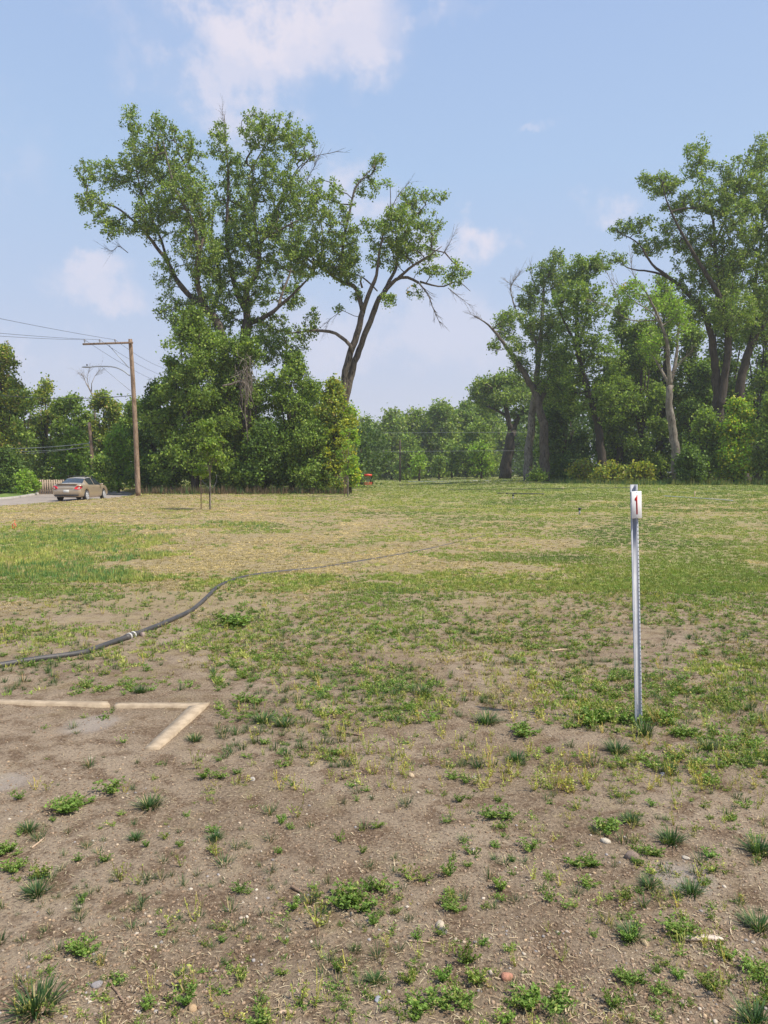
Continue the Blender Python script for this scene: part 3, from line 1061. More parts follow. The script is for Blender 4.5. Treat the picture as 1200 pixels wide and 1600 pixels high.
# ------------------------------------------------------------------ small things on the ground
def stone(px, py, wpx, col, label, flat=.55, seed=0, nm="stone", cat="stone"):
    import bmesh
    bm = bmesh.new()
    bmesh.ops.create_icosphere(bm, subdivisions=3, radius=.5)
    r = np.random.default_rng(seed)
    o1 = r.random(3) * 50
    for vv in bm.verts:
        c_ = vv.co
        n_ = vnoise(c_.x * 2.2 + o1[0] + c_.z, c_.y * 2.2 + o1[1] - c_.z, seed) + .4 * vnoise(c_.x * 6 + c_.z * 3, c_.y * 6 + o1[2], seed + 1)
        vv.co = c_ * float(.75 + .5 * n_)
        vv.co.z *= flat
        vv.co.y *= .75
    me = bpy.data.meshes.new(nm); bm.to_mesh(me); bm.free()
    me.materials.append(plain("stone_" + str(seed), col, tuple(x * .7 for x in col), 9, .85, 0, .3, .5, 30))
    for pl in me.polygons: pl.use_smooth = True
    o = bpy.data.objects.new(nm, me); COL.objects.link(o)
    p = G(px, py)[0]
    s_ = wpx / FPX * sqrt(p[1] ** 2 + CH ** 2) * .9
    o.scale = (s_, s_, s_); o.rotation_euler = (0, 0, r.random() * 3 - 1.5)
    o.location = (p[0], p[1], p[2] + s_ * flat * .08)
    return tag(o, label, cat)


stone(688, 1446, 17, (.55, .46, .34), "tan stone behind a grey one, under the green weed in the foreground", .7, 1)
stone(691, 1455, 17, (.20, .18, .16), "dark grey flat stone lying against the tan one", .45, 2)
stone(792, 1528, 18, (.50, .24, .16), "reddish stone in the foreground right of the largest bright weed", .7, 3)
stone(767, 1522, 9, (.60, .50, .40), "small cream stone just left of the reddish one", .8, 4)
stone(988, 1342, 22, (.30, .22, .17), "brown rounded rock between two green weeds on the right", .75, 5)
stone(946, 1314, 18, (.62, .54, .42), "pale tan flat stone above the brown rock", .5, 6)
stone(300, 1574, 15, (.55, .38, .22), "orange-tan stone under the branching yellow stem", .6, 7)
stone(152, 1541, 17, (.33, .30, .29), "grey flat stone left of the dark twig", .5, 8)
stone(591, 1564, 13, (.34, .35, .38), "blue-grey flat stone low in the middle", .4, 9)
stone(224, 994, 13, (.38, .28, .23), "reddish brown stone against the coupling of the black pipe", .8, 10)
stone(643, 1213, 12, (.55, .42, .27), "tan stone beside a small weed in the middle ground", .6, 11)
stone(742, 1216, 11, (.60, .50, .38), "cream stone right of the dark green weed", .5, 12)
stone(626, 1113, 8, (.62, .58, .5), "small whitish stone between dark tufts behind the bare middle", .8, 13)
stone(1035, 1209, 9, (.30, .29, .30), "grey pebble in front of the dark tuft below the post", .8, 14)
stone(1008, 1476, 11, (.62, .47, .28), "yellow-tan pebble left of the scrap of white wood", .8, 15)
stone(1072, 1340, 12, (.55, .48, .38), "flat pale stone under the spiky tuft on the right", .4, 16)
stone(1070, 1628 - 60, 12, (.45, .33, .26), "small brown stone near the bottom right", .6, 17)
stone(395, 1219, 11, (.50, .45, .39), "light grey stone right of the flat green weed", .6, 18)


def stick(name, pxs, rpx, mat, label, flat=1.0, cat="stick", seed=0):
    p = G([q[0] for q in pxs], [q[1] for q in pxs])
    r = rpx / FPX * sqrt(p[0][1] ** 2 + CH ** 2)
    p[:, 2] += r * .8
    s = spline(p, 5)
    k = len(s)
    rr = r * (1 - .35 * np.linspace(0, 1, k))
    mb = MB(); tube(mb, s, rr, 7, None, .25)
    return tag(mb.build(name, mat, None, p[0]), label, cat)


M_WOODW = plain("bleached_wood", (.66, .55, .44), (.55, .43, .33), 20, .8, 0, .3, .5, 80, (1, 6, 6))
M_STICK = plain("brown_stick", (.30, .20, .14), (.22, .15, .10), 30, .9, 0, .2, .5, 80)
M_STICKP = plain("pale_stick", (.52, .38, .26), (.42, .30, .20), 30, .9, 0, .2, .5, 80)
stick("stick", [(171, 1537), (178, 1545), (183, 1550), (188, 1558), (194, 1566)], 2.0, M_STICK, "dark crooked twig lying in the bottom left foreground")
stick("stick", [(435, 1587), (448, 1584), (462, 1586)], 3.2, M_STICKP, "short thick pale stick at the bottom edge")
stick("stick", [(526, 1144), (542, 1147), (565, 1151)], 1.8, M_STICK, "thin brown stick lying between the weeds in the middle ground")
stick("stick", [(456, 1389), (463, 1393), (471, 1398)], 2.8, M_STICK, "stubby brown stick above the small leafy weed")
stick("stick", [(638, 1471), (655, 1472), (672, 1474)], 1.6, M_STICKP, "thin pale stick left of the pair of stones")
stick("stick", [(50, 1328 - 2), (60, 1318), (70, 1309)], 1.5, M_STICKP, "thin pale stick right of the small dark tuft at the left edge")
stick("stick", [(862, 1019), (876, 1016), (886, 1015)], 1.6, M_STICKP, "short pale stick far out between weeds left of the post")
# weathered scrap of white wood
c0 = G(1097, 1469)[0]
mb = MB()
Lw = 56 / FPX * sqrt(c0[1] ** 2 + CH ** 2)
hw = Lw / 2
pr_ = []
for i, x in enumerate(np.linspace(-hw, hw, 9)):
    e = 1 - (abs(x) / hw) ** 6 * .55
    yy = .0125 * e * (1 + .15 * sin(i * 2.1)); zz = .007 * e
    pr_.append([(x, -yy, 0), (x, -yy, zz * 1.4), (x, -.001, zz * 2.2), (x, .001, zz * 1.9), (x, yy, zz * 1.5), (x, yy, 0)])
pr_ = np.array(pr_)
i = np.arange(8)[:, None] * 6; j = np.arange(6)[None]
mb.add(pr_.reshape(-1, 3), np.stack([i + j, i + (j + 1) % 6, i + 6 + (j + 1) % 6, i + 6 + j], -1).reshape(-1, 4)[:, ::-1])
mb.f.append(np.array([[0, 1, 2, 3, 4, 5], [53, 52, 51, 50, 49, 48]]))
o = mb.build("wood_scrap", M_WOODW); o.location = (c0[0], c0[1], c0[2] + .002); o.rotation_euler = (0, 0, -.05)
tag(o, "flat scrap of bleached white wood with a split along it in the right foreground", "wood scrap")

# boards flush in the earth
M_BOARD = plain("tan_board", (.45, .355, .245), (.33, .255, .175), 14, .9, 0, .2, .7, 60, (1, 1, 1))


def board(corners, name, label, seed):
    """flush board from its four photo corners, ends and edges a little ragged where soil laps over"""
    r = np.random.default_rng(seed)
    q = G([c_[0] for c_ in corners], [c_[1] for c_ in corners])
    n = 24
    A = q[0] + (q[1] - q[0]) * np.linspace(0, 1, n)[:, None]
    B = q[3] + (q[2] - q[3]) * np.linspace(0, 1, n)[:, None]
    dirv = (B - A); wd = np.linalg.norm(dirv, axis=1)[:, None]; dirv = dirv / wd
    A = A + dirv * (r.random((n, 1)) * .003); B = B - dirv * (r.random((n, 1)) * .003)
    A[:, 2] = terrain(A[:, 0], A[:, 1]) + .015; B[:, 2] = terrain(B[:, 0], B[:, 1]) + .015
    lo = np.array([0, 0, -.06])
    V = np.stack([A + lo, A, A * .5 + B * .5 + [0, 0, .001], B, B + lo], 1)
    i = np.arange(n - 1)[:, None] * 5; j = np.arange(4)[None]
    mb = MB(); mb.add(V.reshape(-1, 3), np.stack([i + j, i + j + 1, i + 5 + j + 1, i + 5 + j], -1).reshape(-1, 4))
    mb.f.append(np.array([[4, 3, 2, 1, 0]])); mb.f.append(np.array([[0, 1, 2, 3, 4]]) + (n - 1) * 5)
    return tag(mb.build(name, M_BOARD, None, A[0]), label, "board", "tan border boards let into the earth")


board([(-210, 1098), (172, 1105), (168, 1099), (-200, 1093)], "border_board", "long tan board flush in the earth, cut by the left edge", 1)
board([(178, 1106), (300, 1107), (322, 1101), (182, 1101)], "border_board", "middle tan board flush in the earth, behind the pale dried puddle", 2)
board([(226, 1172), (296, 1106), (328, 1100), (249, 1172)], "border_board", "short tan board pointing towards the viewer from the corner", 3)

# black pipe across the field
M_PIPE = plain("black_polyethylene", (.045, .043, .042), (.08, .07, .062), 7, .55, 0, .5, .3, 60)
M_TAPE = plain("white_tape", (.62, .60, .56), (.5, .48, .44), 30, .7)
hp = [(-120, 1066), (-40, 1050), (20, 1040), (60, 1033), (130, 1022), (160, 1012), (205, 997), (232, 986), (260, 975), (300, 955), (322, 936), (345, 915), (385, 901), (440, 893), (500, 887),
      (560, 877), (620, 867), (680, 855), (740, 841), (800, 829), (850, 822), (900, 818)]
pp = G([q[0] for q in hp], [q[1] for q in hp])
pp[:, 2] += np.interp(np.arange(len(pp)), [0, 9, 12, 15, 22], [.020, .016, .000, -.010, -.024])
pr = empty("irrigation_pipe", pp[6] * [1, 1, 0], "long black plastic pipe snaking across the field from the left edge", "pipe")
mb = MB(); tube(mb, spline(pp, 10), .026, 12)
mb.build("pipe_run", M_PIPE, pr, pp[6] * [1, 1, 0], True)
mb = MB(); dd = (pp[7] - pp[5]); dd /= np.linalg.norm(dd)
tube(mb, [pp[6] - dd * .10, pp[6] - dd * .06, pp[6] + dd * .06, pp[6] + dd * .10], [.03, .034, .034, .03], 12)
mb.build("coupling", M_PIPE, pr, pp[6] * [1, 1, 0], True)
mb = MB()
for s in (-.035, .03):
    tube(mb, [pp[6] + dd * (s - .008), pp[6] + dd * (s + .008)], [.037, .037], 12)
mb.build("clamp", M_TAPE, pr, pp[6] * [1, 1, 0], True)

# thin far pipes
def ground_line(name, pxs, rad, mat, label, cat, lift=.03):
    p = G([q[0] for q in pxs], [q[1] for q in pxs]); p[:, 2] += lift
    mb = MB(); tube(mb, spline(p, 8), rad, 6)
    return tag(mb.build(name, mat, None, p[0]), label, cat)


M_PIPEW = plain("pale_pipe", (.55, .56, .55), (.45, .46, .46), 4, .5)
ground_line("field_pipe", [(778, 771.5), (801, 772), (850, 773)], .05, M_PIPE, "short black pipe lying beside the far sprinkler", "pipe")
ground_line("field_pipe", [(700, 766), (800, 764.6), (880, 763.8), (985, 763.0)], .03, M_PIPE, "dark thin pipe lying across the far grass left of the number sign", "pipe")
ground_line("field_pipe", [(1035, 775.5), (1090, 779), (1145, 783)], .022, M_PIPEW, "thin pale pipe right of the number sign near the wooden peg", "pipe")
ground_line("field_pipe", [(638, 753.2), (720, 752), (800, 750.6)], .05, M_PIPEW, "long white pipe lying before the far woods", "pipe")

# sprinklers, pegs, flag
M_BLK = plain("black_plastic", (.02, .02, .02), (.03, .03, .03), 9, .5)
M_GREYP = plain("grey_riser", (.30, .31, .32), (.24, .25, .26), 9, .5)
for (px, py, h, lab) in ((905.5, 804, .26, "nearer sprinkler with a black head left of the number sign"), (801.5, 780, .28, "farther sprinkler with a black head beside the short black pipe")):
    p = G(px, py)[0]
    e = empty("sprinkler", p, lab, "sprinkler", "sprinklers standing in the grass")
    mb = MB(); tube(mb, [(0, 0, -.02), (0, 0, h * .62)], [.032, .03], 10); mb.build("riser", M_GREYP, e)
    mb = MB(); tube(mb, [(0, 0, h * .6), (0, 0, h * .7), (0, 0, h * .72), (0, 0, h)], [.035, .04, .055, .045], 12)
    mb.bm_box(.04, -.02, h * .9, .07, .03, .03); mb.build("head", M_BLK, e)
M_PEG = plain("peg_wood", (.62, .48, .32), (.5, .38, .25), 12, .85)
for (px, py, h, w_, lab) in ((1085.5, 776, .34, .06, "short wooden peg in the grass right of the number sign"), (1029, 769, .28, .04, "thin pale peg just right behind the number sign"), (880, 769 - 4, .2, .03, "tiny pale peg far left of the number sign")):
    p = G(px, py)[0]
    mb = MB(); mb.bm_box(0, 0, h / 2 - .02, w_, w_ * .6, h, 0.2, .004); mb.bm_box(0, 0, h + .005 - .02, w_ * .8, w_ * .45, .012, .2)
    o = mb.build("wooden_peg", M_PEG); o.location = tuple(p); tag(o, lab, "peg", "survey pegs in the grass")
M_ORANGE = plain("orange_marker", (.75, .16, .06), (.62, .12, .05), 9, .6)
p = G(22, 827)[0]
e = empty("marker_flag", p, "small orange loop of marker ribbon in the weeds at the left edge", "marker")
mb = MB()
a = np.linspace(0, 2 * pi, 15)[:-1]
for k in range(2):
    q = np.stack([np.cos(a) * .05, np.sin(a * 2) * .01 + k * .01, .09 + np.sin(a) * .07], 1)
    tube(mb, np.vstack([q, q[:1]]), .010, 5, cap=False)
mb.build("ribbon", M_ORANGE, e)
mb = MB(); tube(mb, [(0, 0, 0), (.01, 0, .12), (.03, 0, .26)], .006, 5); mb.build("stem", M_ORANGE, e)

# ------------------------------------------------------------------ the number post
M_GALV = plain("galvanised_steel", (.50, .51, .53), (.40, .41, .44), 14, .85, 0, .2, .12, 120, (1, 1, .4))
M_SIGN = plain("white_sign", (.86, .85, .82), (.82, .81, .78), 5, .5)
M_RED = plain("red_numeral", (.72, .03, .025), (.62, .025, .02), 20, .5)
M_HOLE = plain("dark_hole", (.16, .16, .17), (.12, .12, .13), 20, .8)
pb = G(998, 1133)[0]
pt = P(991, 757, pb[1])
hgt = pt[2] - pb[2]
lean = math.atan2(pt[0] - pb[0], hgt)
e = empty("number_post", (pb[0], pb[1], pb[2]), "galvanised U-channel post standing in weeds on the right of the field", "post")
e.rotation_euler = (0, lean, R(-14))
# hat section (flange, wall, web, wall, flange) open to the viewer
prof = [(-.0225, 0), (-.0130, 0), (-.009, .017), (.009, .017), (.0130, 0), (.0225, 0)]
th = .003
pi_ = [(-.0225, th), (-.0150, th), (-.011, .017 + th), (.011, .017 + th), (.0150, th), (.0225, th)]
ring = prof + pi_[::-1]
Z0, Z1 = -.15, hgt
mb = MB()
nr = len(ring)
v = np.array([(x, y, z) for z in (Z0, Z1) for (x, y) in ring])
f = [(k, (k + 1) % nr, nr + (k + 1) % nr, nr + k) for k in range(nr)]
mb.add(v, np.array(f))
mb.f.append(np.array([[nr + k, nr + k + 1, nr + 10 - k, nr + 11 - k] for k in range(5)]))
chan = mb.build("channel", M_GALV, e)
mb = MB()
z = .06
while z < hgt - .03:
    k = 8
    ca = np.arange(k) * 2 * pi / k
    v = [(.0188 + cos(a_) * .0024, -.0006, z + sin(a_) * .0048) for a_ in ca]
    mb.add(np.array(v), np.array([list(range(k))]))
    z += .0254
mb.build("bolt_hole", M_HOLE, e)
mb = MB()
mb.bm_box(0, -.009, hgt - .048, .045, .017, .012, 0, .002)
mb.build("bracket", M_GALV, e)
# sign plate turned a little to the right
SW, SH = .070, .168
zc = hgt - .125
mb = MB(); mb.bm_box(.012, -.026, zc, SW, .005, SH, R(28), .0015)
sg = mb.build("sign_plate", M_SIGN, e)
num = [(-.0045, -.060), (.0050, -.060), (.0040, .030), (.0060, .058), (.0020, .062), (-.0015, .052), (-.0125, .040), (-.0150, .030), (-.0095, .024), (-.0050, .026)]
mb = MB()
n_ = len(num)
ct, st_ = cos(R(28)), sin(R(28))
vv = [(x, -.0027 - d_, zz) for d_ in (0, .0012) for (x, zz) in num]
vv = [(.012 + x * ct - y * st_, -.026 + x * st_ + y * ct, zc + zz) for (x, y, zz) in vv]
mb.add(np.array(vv), np.array([list(range(n_, 2 * n_))]))
mb.f.append(np.array([(k, (k + 1) % n_, n_ + (k + 1) % n_, n_ + k) for k in range(n_)]))
mb.build("numeral", M_RED, sg)
mb = MB()
for zz in (.076, -.077):
    mb = MB(); tube(mb, [(.0125, -.028, zc + zz), (.0135, -.0305, zc + zz)], [.003, .0022], 8)
    mb.build("rivet", M_GALV, sg)

# ------------------------------------------------------------------ trees
def resample(p, r, step):
    seg = np.linalg.norm(np.diff(p, axis=0), axis=1); s = np.concatenate([[0], np.cumsum(seg)])
    n = max(3, int(s[-1] / step) + 1)
    q = np.linspace(0, s[-1], n)
    return np.stack([np.interp(q, s, p[:, k]) for k in range(3)], 1), np.interp(q, s, r)


LG1 = np.array([.105, .165, .042]); LG2 = np.array([.165, .24, .058]); LG3 = np.array([.25, .305, .085]); LGREY = np.array([.25, .28, .18])
LDEEP = np.array([.065, .115, .030]); LYEL = np.array([.42, .40, .06]); LBRI = np.array([.22, .36, .05]); LTAN = np.array([.25, .19, .11])


def leaf_cols(n, base, var=.6, extra=None):
    """base: list of (weight, colour)"""
    w_ = np.array([b[0] for b in base], float); w_ /= w_.sum()
    cs = np.array([b[1] for b in base])
    return cs[rng.choice(len(cs), n, p=w_)] * (1 - var / 2 + var * rng.random((n, 1)))


PAL = {
    'cotton': [(4, LG1), (4, LG2), (2, LG3), (1.5, LGREY)],
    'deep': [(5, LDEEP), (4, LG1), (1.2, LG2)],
    'mid': [(3, LG1), (4, LG2), (1.5, LG3)],
    'bright': [(3, LBRI), (3, LG2), (1, LG3)],
    'yellow': [(2, LYEL), (3, LBRI), (2, LG2)],
    'olive': [(3, LG1), (3, LG3), (1.5, LYEL * .7), (.6, LTAN)],
    'far': [(3, LG1), (3, LG2), (2, LG3 * 1.05), (1, LGREY)],
    'hedge': [(4, LYEL * .7), (2, LG1), (3, LG3), (1, LTAN)],
}


def build_tree(name, label, base, limbs, clumps, leaf, pal, bark, nleaf=34, csz=.42, group=None, cat="tree", twig_r=.011, bare=None, accents=None, tone=1.0, maxr=.09):
    """limbs: list of (points Nx3, radii N) in world space; clumps Nx3 foliage centres.
    Twigs grow from the limbs to every clump; leaves fill the clumps."""
    base = np.asarray(base, float)
    e = empty(name, base, label, cat, group)
    mb = MB()
    nodes = []; nr = []
    for (pts, rad) in limbs:
        pts = np.asarray(pts, float); rad = np.asarray(rad, float)
        s = spline(pts, 5)
        rs = np.interp(np.linspace(0, 1, len(s)), np.linspace(0, 1, len(rad)), rad)
        s, rs = resample(s, rs, max(.35, leaf * 3))
        jit = rng.normal(size=s.shape) * rs[:, None] * .12; jit[0] = 0
        s = s + jit
        tube(mb, s, rs, 9 if rs[0] > .1 else 6, None, .18)
        nodes.append(s[1:] if len(s) > 2 else s); nr.append(rs[1:] if len(s) > 2 else rs)
    nodes = np.concatenate(nodes); nr = np.concatenate(nr)
    n0 = len(nodes)
    if len(clumps):
        # nearest limb node first, then chain outwards
        d = np.sqrt(((clumps[:, None] - nodes[None]) ** 2).sum(-1)).min(1)
        cl = clumps[np.argsort(d)]
        allp = np.empty((n0 + len(cl) * 2, 3)); allp[:n0] = nodes
        depthc = np.zeros(n0 + len(cl) * 2)
        cnt = n0
        par = {}
        for c in cl:
            dv = allp[:cnt] - c
            dd = np.sqrt((dv ** 2).sum(1))
            # prefer parents lying below / inwards
            k = int(np.argmin(dd + np.maximum(0, dv[:, 2]) * .5 + depthc[:cnt] * .12))
            if dd[k] > .7:
                m_ = (allp[k] + c) / 2 + rng.normal(size=3) * dd[k] * .09
                m_[2] += dd[k] * .05
                allp[cnt] = m_; par[cnt] = k; depthc[cnt] = depthc[k] + .5; k = cnt; cnt += 1
            allp[cnt] = c; par[cnt] = k; depthc[cnt] = depthc[k] + 1; cnt += 1
        desc = np.ones(cnt)
        for i in range(cnt - 1, n0 - 1, -1):
            desc[par[i]] += desc[i]
        ch = np.arange(n0, cnt); pa = np.array([par[i] for i in ch])
        rb = np.minimum(twig_r * np.sqrt(desc[ch]) * 1.0, maxr)
        ra = np.minimum(rb * 1.25, maxr)
        lim = pa < n0
        ra[lim] = np.minimum(ra[lim], np.maximum(nr[np.minimum(pa[lim], n0 - 1)], .02))
        frusta(mb, allp[pa], allp[ch], ra, rb * .85, 4)
        # fine twigs inside each clump
        m2 = 3
        C2 = np.repeat(cl, m2, 0)
        frusta(mb, C2, C2 + rand_unit(len(C2)) * csz * 1.1, np.full(len(C2), twig_r * .8), np.full(len(C2), twig_r * .35), 3)
    if bare is not None:
        for (pts, r0) in bare:
            s = spline(pts, 5)
            rs = np.linspace(r0, r0 * .3, len(s))
            tube(mb, s, rs, 5, None, .2)
            # side twigs
            k = len(s) * 2
            ix = rng.integers(1, len(s), k)
            dr = rand_unit(k) * .6 + (s[ix] - s[ix - 1]) / (np.linalg.norm(s[ix] - s[ix - 1], axis=1)[:, None] + 1e-6)
            ln = (.5 + 1.1 * rng.random((k, 1))) * leaf * 3.4
            frusta(mb, s[ix], s[ix] + dr * ln, np.full(k, r0 * .35), np.full(k, r0 * .12), 3)
            mid = s[ix] + dr * ln * .6
            frusta(mb, mid, mid + (dr + rand_unit(k) * .7) * ln * .5, np.full(k, r0 * .2), np.full(k, r0 * .1), 3)
    mb.build("trunk", bark, e, base, True)
    if len(clumps):
        n = len(clumps) * nleaf
        ci = np.repeat(np.arange(len(clumps)), nleaf)
        shape = .55 + .6 * rng.random((len(clumps), 3))
        off = rng.normal(size=(n, 3)) * csz * .55 * shape[ci]
        # strings of leaves hanging along a few twigs: flatten the spread
        C = clumps[ci] + off
        sz = leaf * (.65 + .7 * rng.random(n))
        ctone = (.8 + .4 * rng.random(len(clumps)))[ci][:, None]
        col = leaf_cols(n, PAL[pal]) * ctone * tone
        if accents:
            for (ax, ar, acol, ap) in accents:
                q = (np.linalg.norm(C - ax, axis=1) < ar) & (rng.random(n) < ap)
                col[q] = np.asarray(acol) * (.8 + .4 * rng.random((q.sum(), 1)))
        lb = MB(); leaves(lb, C, sz, col * np.array([1.32, 1.34, .92]))
        lb.build("crown", M_LEAF, e, base)
    return e


def ell_clumps(blobs, D, dmul=1.0, shell=.35, mul=1.65):
    """blobs in photo pixels (cx, cy, rx, ry, n[, depth offset]) at distance D -> 3-D clump centres with real depth"""
    out = []
    for b in blobs:
        cx, cy, rx, ry, n = b[:5]
        n = int(n * mul)
        dd = b[5] if len(b) > 5 else rng.normal() * 1.2
        c = P(cx, cy, D + dd)
        u = rand_unit(n) * (rng.random((n, 1)) ** shell) * np.where(rng.random((n, 1)) < .14, 1.0 + .4 * rng.random((n, 1)), 1.0)
        k = (D + dd) / FPX
        out.append(c + u * np.array([rx * k, .5 * (rx + ry) * k * dmul, ry * k]))
    return np.concatenate(out)


def L_(pts, r, D, wob=.0):
    """limb traced in the photo: (px, py, depth offset)"""
    P3 = np.array([P(q[0], q[1], D + (q[2] if len(q) > 2 else 0)) for q in pts])
    return (P3, r)


def base_at(px, D):
    x = (px - 600) / FPX * D * 1.0
    return np.array([x, D, float(terrain(x, D))])


# --- three big cottonwoods on the left
D = 60.0
bA = base_at(356, D)
limA = [
    (np.vstack([[bA - [0, 0, .3]], L_([(356, 700), (352, 600), (349, 545), (340, 505), (318, 480)], 0, D)[0]]), [.62, .55, .48, .42, .36, .30]),
    L_([(318, 480), (301, 466, .3), (278, 440, .5), (263, 411, .6), (236, 375, .4), (211, 347, .2), (179, 323, 0), (152, 317, 0)], [.27, .24, .2, .16, .13, .1, .07, .04], D),
    L_([(275, 436, .5), (260, 402, 1.0), (250, 370, 1.5), (228, 320, 2), (212, 262, 2), (205, 200, 1.8)], [.15, .12, .1, .08, .05, .03], D),
    L_([(322, 484), (308, 440, -1), (310, 393, -2), (300, 345, -2.5), (272, 290, -2.5), (255, 220, -2)], [.24, .2, .16, .12, .08, .03], D),
    L_([(312, 400, -2), (318, 350, -1), (300, 310, 0), (290, 260, .5)], [.14, .1, .07, .03], D),
    L_([(330, 495), (345, 440, 2), (330, 380, 3), (335, 320, 3)], [.18, .14, .1, .05], D),
]
cA = ell_clumps([(205, 200, 16, 34, 20), (250, 208, 24, 28, 26), (225, 240, 26, 25, 28), (172, 275, 34, 22, 34), (134, 268, 14, 22, 10),
                 (148, 318, 28, 20, 22), (180, 352, 34, 20, 30), (232, 270, 42, 38, 80), (285, 245, 32, 38, 46), (292, 312, 46, 46, 120), (245, 340, 40, 36, 74),
                 (310, 390, 36, 46, 95), (258, 430, 16, 34, 18), (272, 488, 30, 26, 34), (330, 445, 30, 46, 70), (320, 490, 34, 26, 40), (320, 530, 40, 24, 30)], D)
build_tree("cottonwood_tree", "tall spreading cottonwood, leftmost of the three big trees rising from the thicket", bA, limA, cA, .155, 'cotton', M_BARK, 34, .33, "big cottonwoods on the left",
           bare=[(np.array([P(200, 395, D), P(186, 385, D), P(175, 392, D), P(165, 388, D)]), .03)])
bB = base_at(382, D + 1.5)
D2 = 61.5
limB = [
    (np.vstack([[bB - [0, 0, .3]], L_([(380, 700), (381, 600), (383, 535), (386, 498)], 0, D2)[0]]), [.65, .58, .52, .46, .40]),
    L_([(386, 500), (384, 463), (392, 440, -.5), (403, 422, -.8), (409, 376, -1.2), (428, 366, -1.4), (450, 352, -1.6), (466, 345, -1.8)], [.30, .26, .2, .17, .13, .1, .07, .04], D2),
    L_([(384, 485), (368, 451, .4), (359, 411, .8), (354, 364, 1), (357, 282, 1), (353, 225, .6), (350, 178, .4)], [.26, .2, .16, .13, .09, .05, .025], D2),
    L_([(405, 400, -.8), (398, 350, 0), (397, 312, .8), (389, 277, 1), (409, 236, 1.4), (425, 200, 1.5)], [.15, .12, .1, .08, .05, .03], D2),
    L_([(392, 505), (420, 491, -1.5), (449, 468, -2), (484, 433, -2.5)], [.2, .16, .12, .06], D2),
    L_([(409, 376, -1.2), (430, 330, 1.5), (449, 290, 2), (470, 258, 2), (490, 250, 2)], [.11, .09, .06, .04, .02], D2),
    L_([(435, 480, -1.6), (442, 455, 0), (455, 420, 1), (452, 390, 1.2)], [.12, .1, .07, .04], D2),
]
cB = ell_clumps([(340, 225, 18, 30, 16), (365, 260, 24, 28, 30), (400, 205, 30, 30, 40), (440, 205, 26, 28, 34), (470, 225, 26, 28, 30), (368, 315, 34, 44, 80),
                 (428, 285, 44, 44, 100), (400, 370, 44, 46, 115), (448, 350, 34, 46, 66), (388, 445, 44, 42, 90), (450, 420, 32, 34, 40), (458, 465, 26, 16, 18),
                 (420, 510, 34, 22, 34), (355, 390, 22, 44, 40), (345, 200, 8, 14, 4), (352, 500, 26, 28, 26), (408, 545, 36, 22, 34), (440, 545, 24, 22, 18)], D2)
build_tree("cottonwood_tree", "tallest cottonwood with an upright trunk, middle one of the three big trees", bB, limB, cB, .155, 'cotton', M_BARK, 34, .33, "big cottonwoods on the left",
           bare=[(np.array([P(449, 290, D2), P(475, 257, D2), P(490, 245, D2), P(527, 237, D2)]), .05), (np.array([P(351, 215, D2), P(349, 190, D2), P(347, 168, D2)]), .03)])
D3 = 58.0
bC = base_at(529, D3)
limC = [
    (np.vstack([[bC - [0, 0, .3]], L_([(530, 690), (532, 640), (536, 611), (545, 558), (560, 517), (567, 485)], 0, D3)[0]]), [.36, .33, .30, .28, .26, .24, .21]),
    L_([(567, 487), (561, 462, .4), (554, 447, .6), (531, 439, .8), (507, 421, 1), (484, 407, 1), (462, 388, .8), (450, 376, .6)], [.21, .18, .16, .14, .11, .09, .06, .03], D3),
    L_([(567, 487), (574, 465, -.4), (581, 448, -.5), (588, 430, -.6), (592, 400, -.8), (600, 360, -.9), (612, 330, -.9)], [.19, .17, .15, .12, .09, .06, .03], D3),
    (np.vstack([[bC + [.45, .2, -.3]], L_([(541, 680), (540, 640), (543, 612), (553, 570), (565, 538), (578, 503), (590, 471), (607, 447), (624, 434), (640, 434), (654, 442)], 0, D3 + .4)[0]]), [.34, .30, .28, .27, .25, .24, .22, .2, .16, .13, .11, .1]),
    L_([(531, 439, .8), (535, 400, 0), (537, 374, -.2), (545, 337, -.4), (554, 296, -.4), (566, 280, -.4), (582, 262, -.4)], [.13, .12, .11, .09, .07, .05, .03], D3),
    L_([(600, 455, .4), (618, 420, 1), (624, 390, 1.4), (640, 350, 1.6), (665, 320, 1.6)], [.15, .12, .09, .06, .03], D3),
    L_([(620, 437, .4), (645, 415, -1), (670, 400, -1.5), (690, 385, -1.6)], [.12, .09, .06, .03], D3),
    L_([(551, 549), (545, 537), (532, 526), (519, 519), (493, 516), (467, 519), (446, 522)], [.16, .14, .13, .12, .10, .07, .04], D3 - .3),
    L_([(656, 440, .4), (690, 448, .6), (715, 440, .8), (735, 455, .9)], [.08, .06, .04, .02], D3),
    L_([(507, 421, 1), (505, 380, 1.4), (500, 340, 1.8), (490, 305, 2)], [.09, .07, .05, .03], D3),
    L_([(566, 450, .3), (562, 432), (575, 440), (590, 455)], [.08, .07, .06, .05], D3),
]
cC = ell_clumps([(590, 262, 12, 22, 8), (572, 290, 20, 20, 12), (600, 290, 10, 8, 3), (500, 298, 34, 20, 22), (475, 320, 22, 24, 18), (508, 335, 34, 28, 36), (520, 395, 44, 34, 84),
                 (475, 375, 26, 26, 22), (540, 425, 24, 22, 24), (620, 352, 38, 30, 66), (648, 315, 30, 20, 24), (688, 308, 13, 10, 5), (606, 398, 32, 26, 36), (652, 385, 34, 28, 40),
                 (604, 470, 14, 12, 8), (672, 420, 26, 14, 12), (715, 422, 22, 12, 11), (700, 440, 20, 8, 6), (572, 360, 16, 16, 8), (484, 505, 16, 26, 14),
                 (460, 530, 26, 22, 18), (530, 482, 9, 7, 3), (650, 455, 14, 8, 4), (560, 455, 12, 18, 5), (676, 352, 18, 20, 10), (482, 412, 28, 22, 26), (455, 395, 22, 22, 18), (545, 370, 20, 22, 14)], D3)
